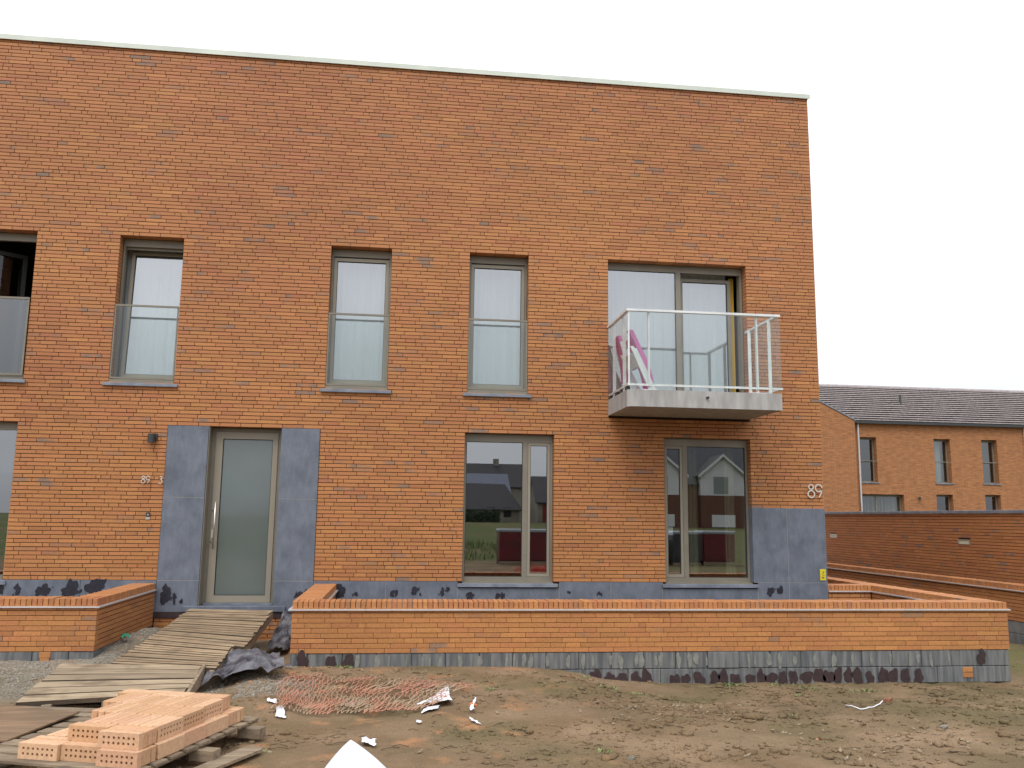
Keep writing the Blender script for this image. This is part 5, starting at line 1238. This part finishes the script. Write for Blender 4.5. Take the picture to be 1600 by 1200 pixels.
h4 = gable_house('house', 'pale house with a brown roof and red garage door', 20.2, -92, 9, 8, bz, 3.6, 6.6, M_rend, M_roofd)
s = MB(); s.box(-3.9, -1.6, 4.0, 4.04, .1, 2.1); s.build('garage_door', mat('red_door', srgb(130, 40, 38), .6), h4)
hz_ = gh(30, -70)
h5 = gable_house('row_house', 'long brown brick house with grey roof across the street, reflected under the balcony', 29, -75, 26, 8, hz_, 5.4, 9.2, M_rbrick, mat('grey_tiles', srgb(74, 72, 76), .7, var=srgb(60, 58, 62), scale=3))
for i, (gx0, nm) in enumerate(((25.4, 'left'), (31.6, 'right'))):
    h_ = gable_house('gabled_wing', 'white gabled wing on the %s of the brown brick house' % nm, gx0, -72.2, 4.6, 3.6, hz_+3.2, 6.2, 8.1, M_wrend, M_roofd, 'y')
    hwin(h_, -.2, .15, 1.5, 1.7, 1.8, mat('curtained_glass', srgb(128, 134, 130), .3)); 
    s = MB(); s.box(-2.3, 2.3, -1.78, 1.78, -3.2, -.001); s.build('lower_wall', M_rbrick, h_)
    s = MB(); s.box(-1.2, 1.2, 1.80, 1.84, -3.1, -1.9); s.build('garage_door', M_wrend, h_)
def hedge():
    rr = random.Random(4); b = MB()
    for k in range(9000):
        x_ = rr.uniform(-6, 10.8); z_ = rr.uniform(0, 1.5)*rr.uniform(.6, 1); y_ = -84+rr.uniform(-.6, .6); a = rr.uniform(0, 6.28); l = .16
        p_ = Vector((x_, y_, gh(4, -84)+z_)); u = Vector((math.cos(a), math.sin(a)*.5, rr.uniform(-1, 1)))*l; v = Vector((rr.uniform(-1, 1), .3, rr.uniform(-1, 1)))*l*.5
        b.add([p_-u, p_+v, p_+u, p_-v], [(0, 1, 2, 3)])
    tag(b.build('hedge', mat('hedge_leaf', (.035, .055, .025), .8)), 'dark clipped hedge in front of the bungalow', 'hedge')
hedge()
M_wrap = mat('red_wrapped_bricks', srgb(112, 34, 40), .35, var=srgb(78, 30, 36), scale=5)
M_blackwrap = mat('black_wrapped_bricks', srgb(46, 44, 50), .3, var=srgb(70, 68, 74), scale=5)
def wrapped(x_, y_, label, m, L_=2.0, cap=True, hgt=1.3):
    t = thing('wrapped_brick_pack', label, 'brick pack', (x_, y_, gh(x_, y_)), 0, 'wrapped brick packs across the road')
    s = MB(); s.bbox(-L_/2, L_/2, -.5, .5, .14, hgt, .04); s.build('wrapping', m, t)
    s = MB(); s.bbox(-L_/2-.03, L_/2+.03, -.53, .53, hgt-.10, hgt+.02, .03); s.build('cap_film', mat('pale_film', srgb(150, 156, 160), .3), t)
    s = MB(); s.box(-L_/2, L_/2, -.5, -.4, 0, .1395); s.box(-L_/2, L_/2, .4, .5, 0, .1395); s.box(-L_/2, L_/2, -.05, .05, 0, .1395); s.build('pallet_runner', M_pal, t)
wrapped(4.65, -20, 'red plastic wrapped brick pack opposite the left ground floor window', M_wrap)
s = MB(); rq = random.Random(3)
for k in range(900):
    x_, y_ = 4.6+rq.gauss(0, .45), -14.6-abs(rq.gauss(0, .35)); z_ = gh(x_, y_)+abs(rq.gauss(0, .1)); d = Vector((rq.gauss(0, .1), rq.gauss(0, .1), rq.gauss(0, .05))); p_ = Vector((x_, y_, z_))
    s.tube([p_, p_+d], .006, 3, cap=False)
tag(s.build('red_netting', mat('red_netting', srgb(200, 60, 40), .6)), 'heap of red netting on the near side of the road opposite the facade', 'netting')
wrapped(10.9, -20, 'dark wrapped brick pack opposite the balcony', M_blackwrap, 1.1)
wrapped(12.3, -20.3, 'red wrapped brick pack right of the dark one', M_wrap, 1.3)
wrapped(9.6, -20.2, 'low dark wrapped brick pack left of the others', M_blackwrap, 1.1, hgt=1.0)
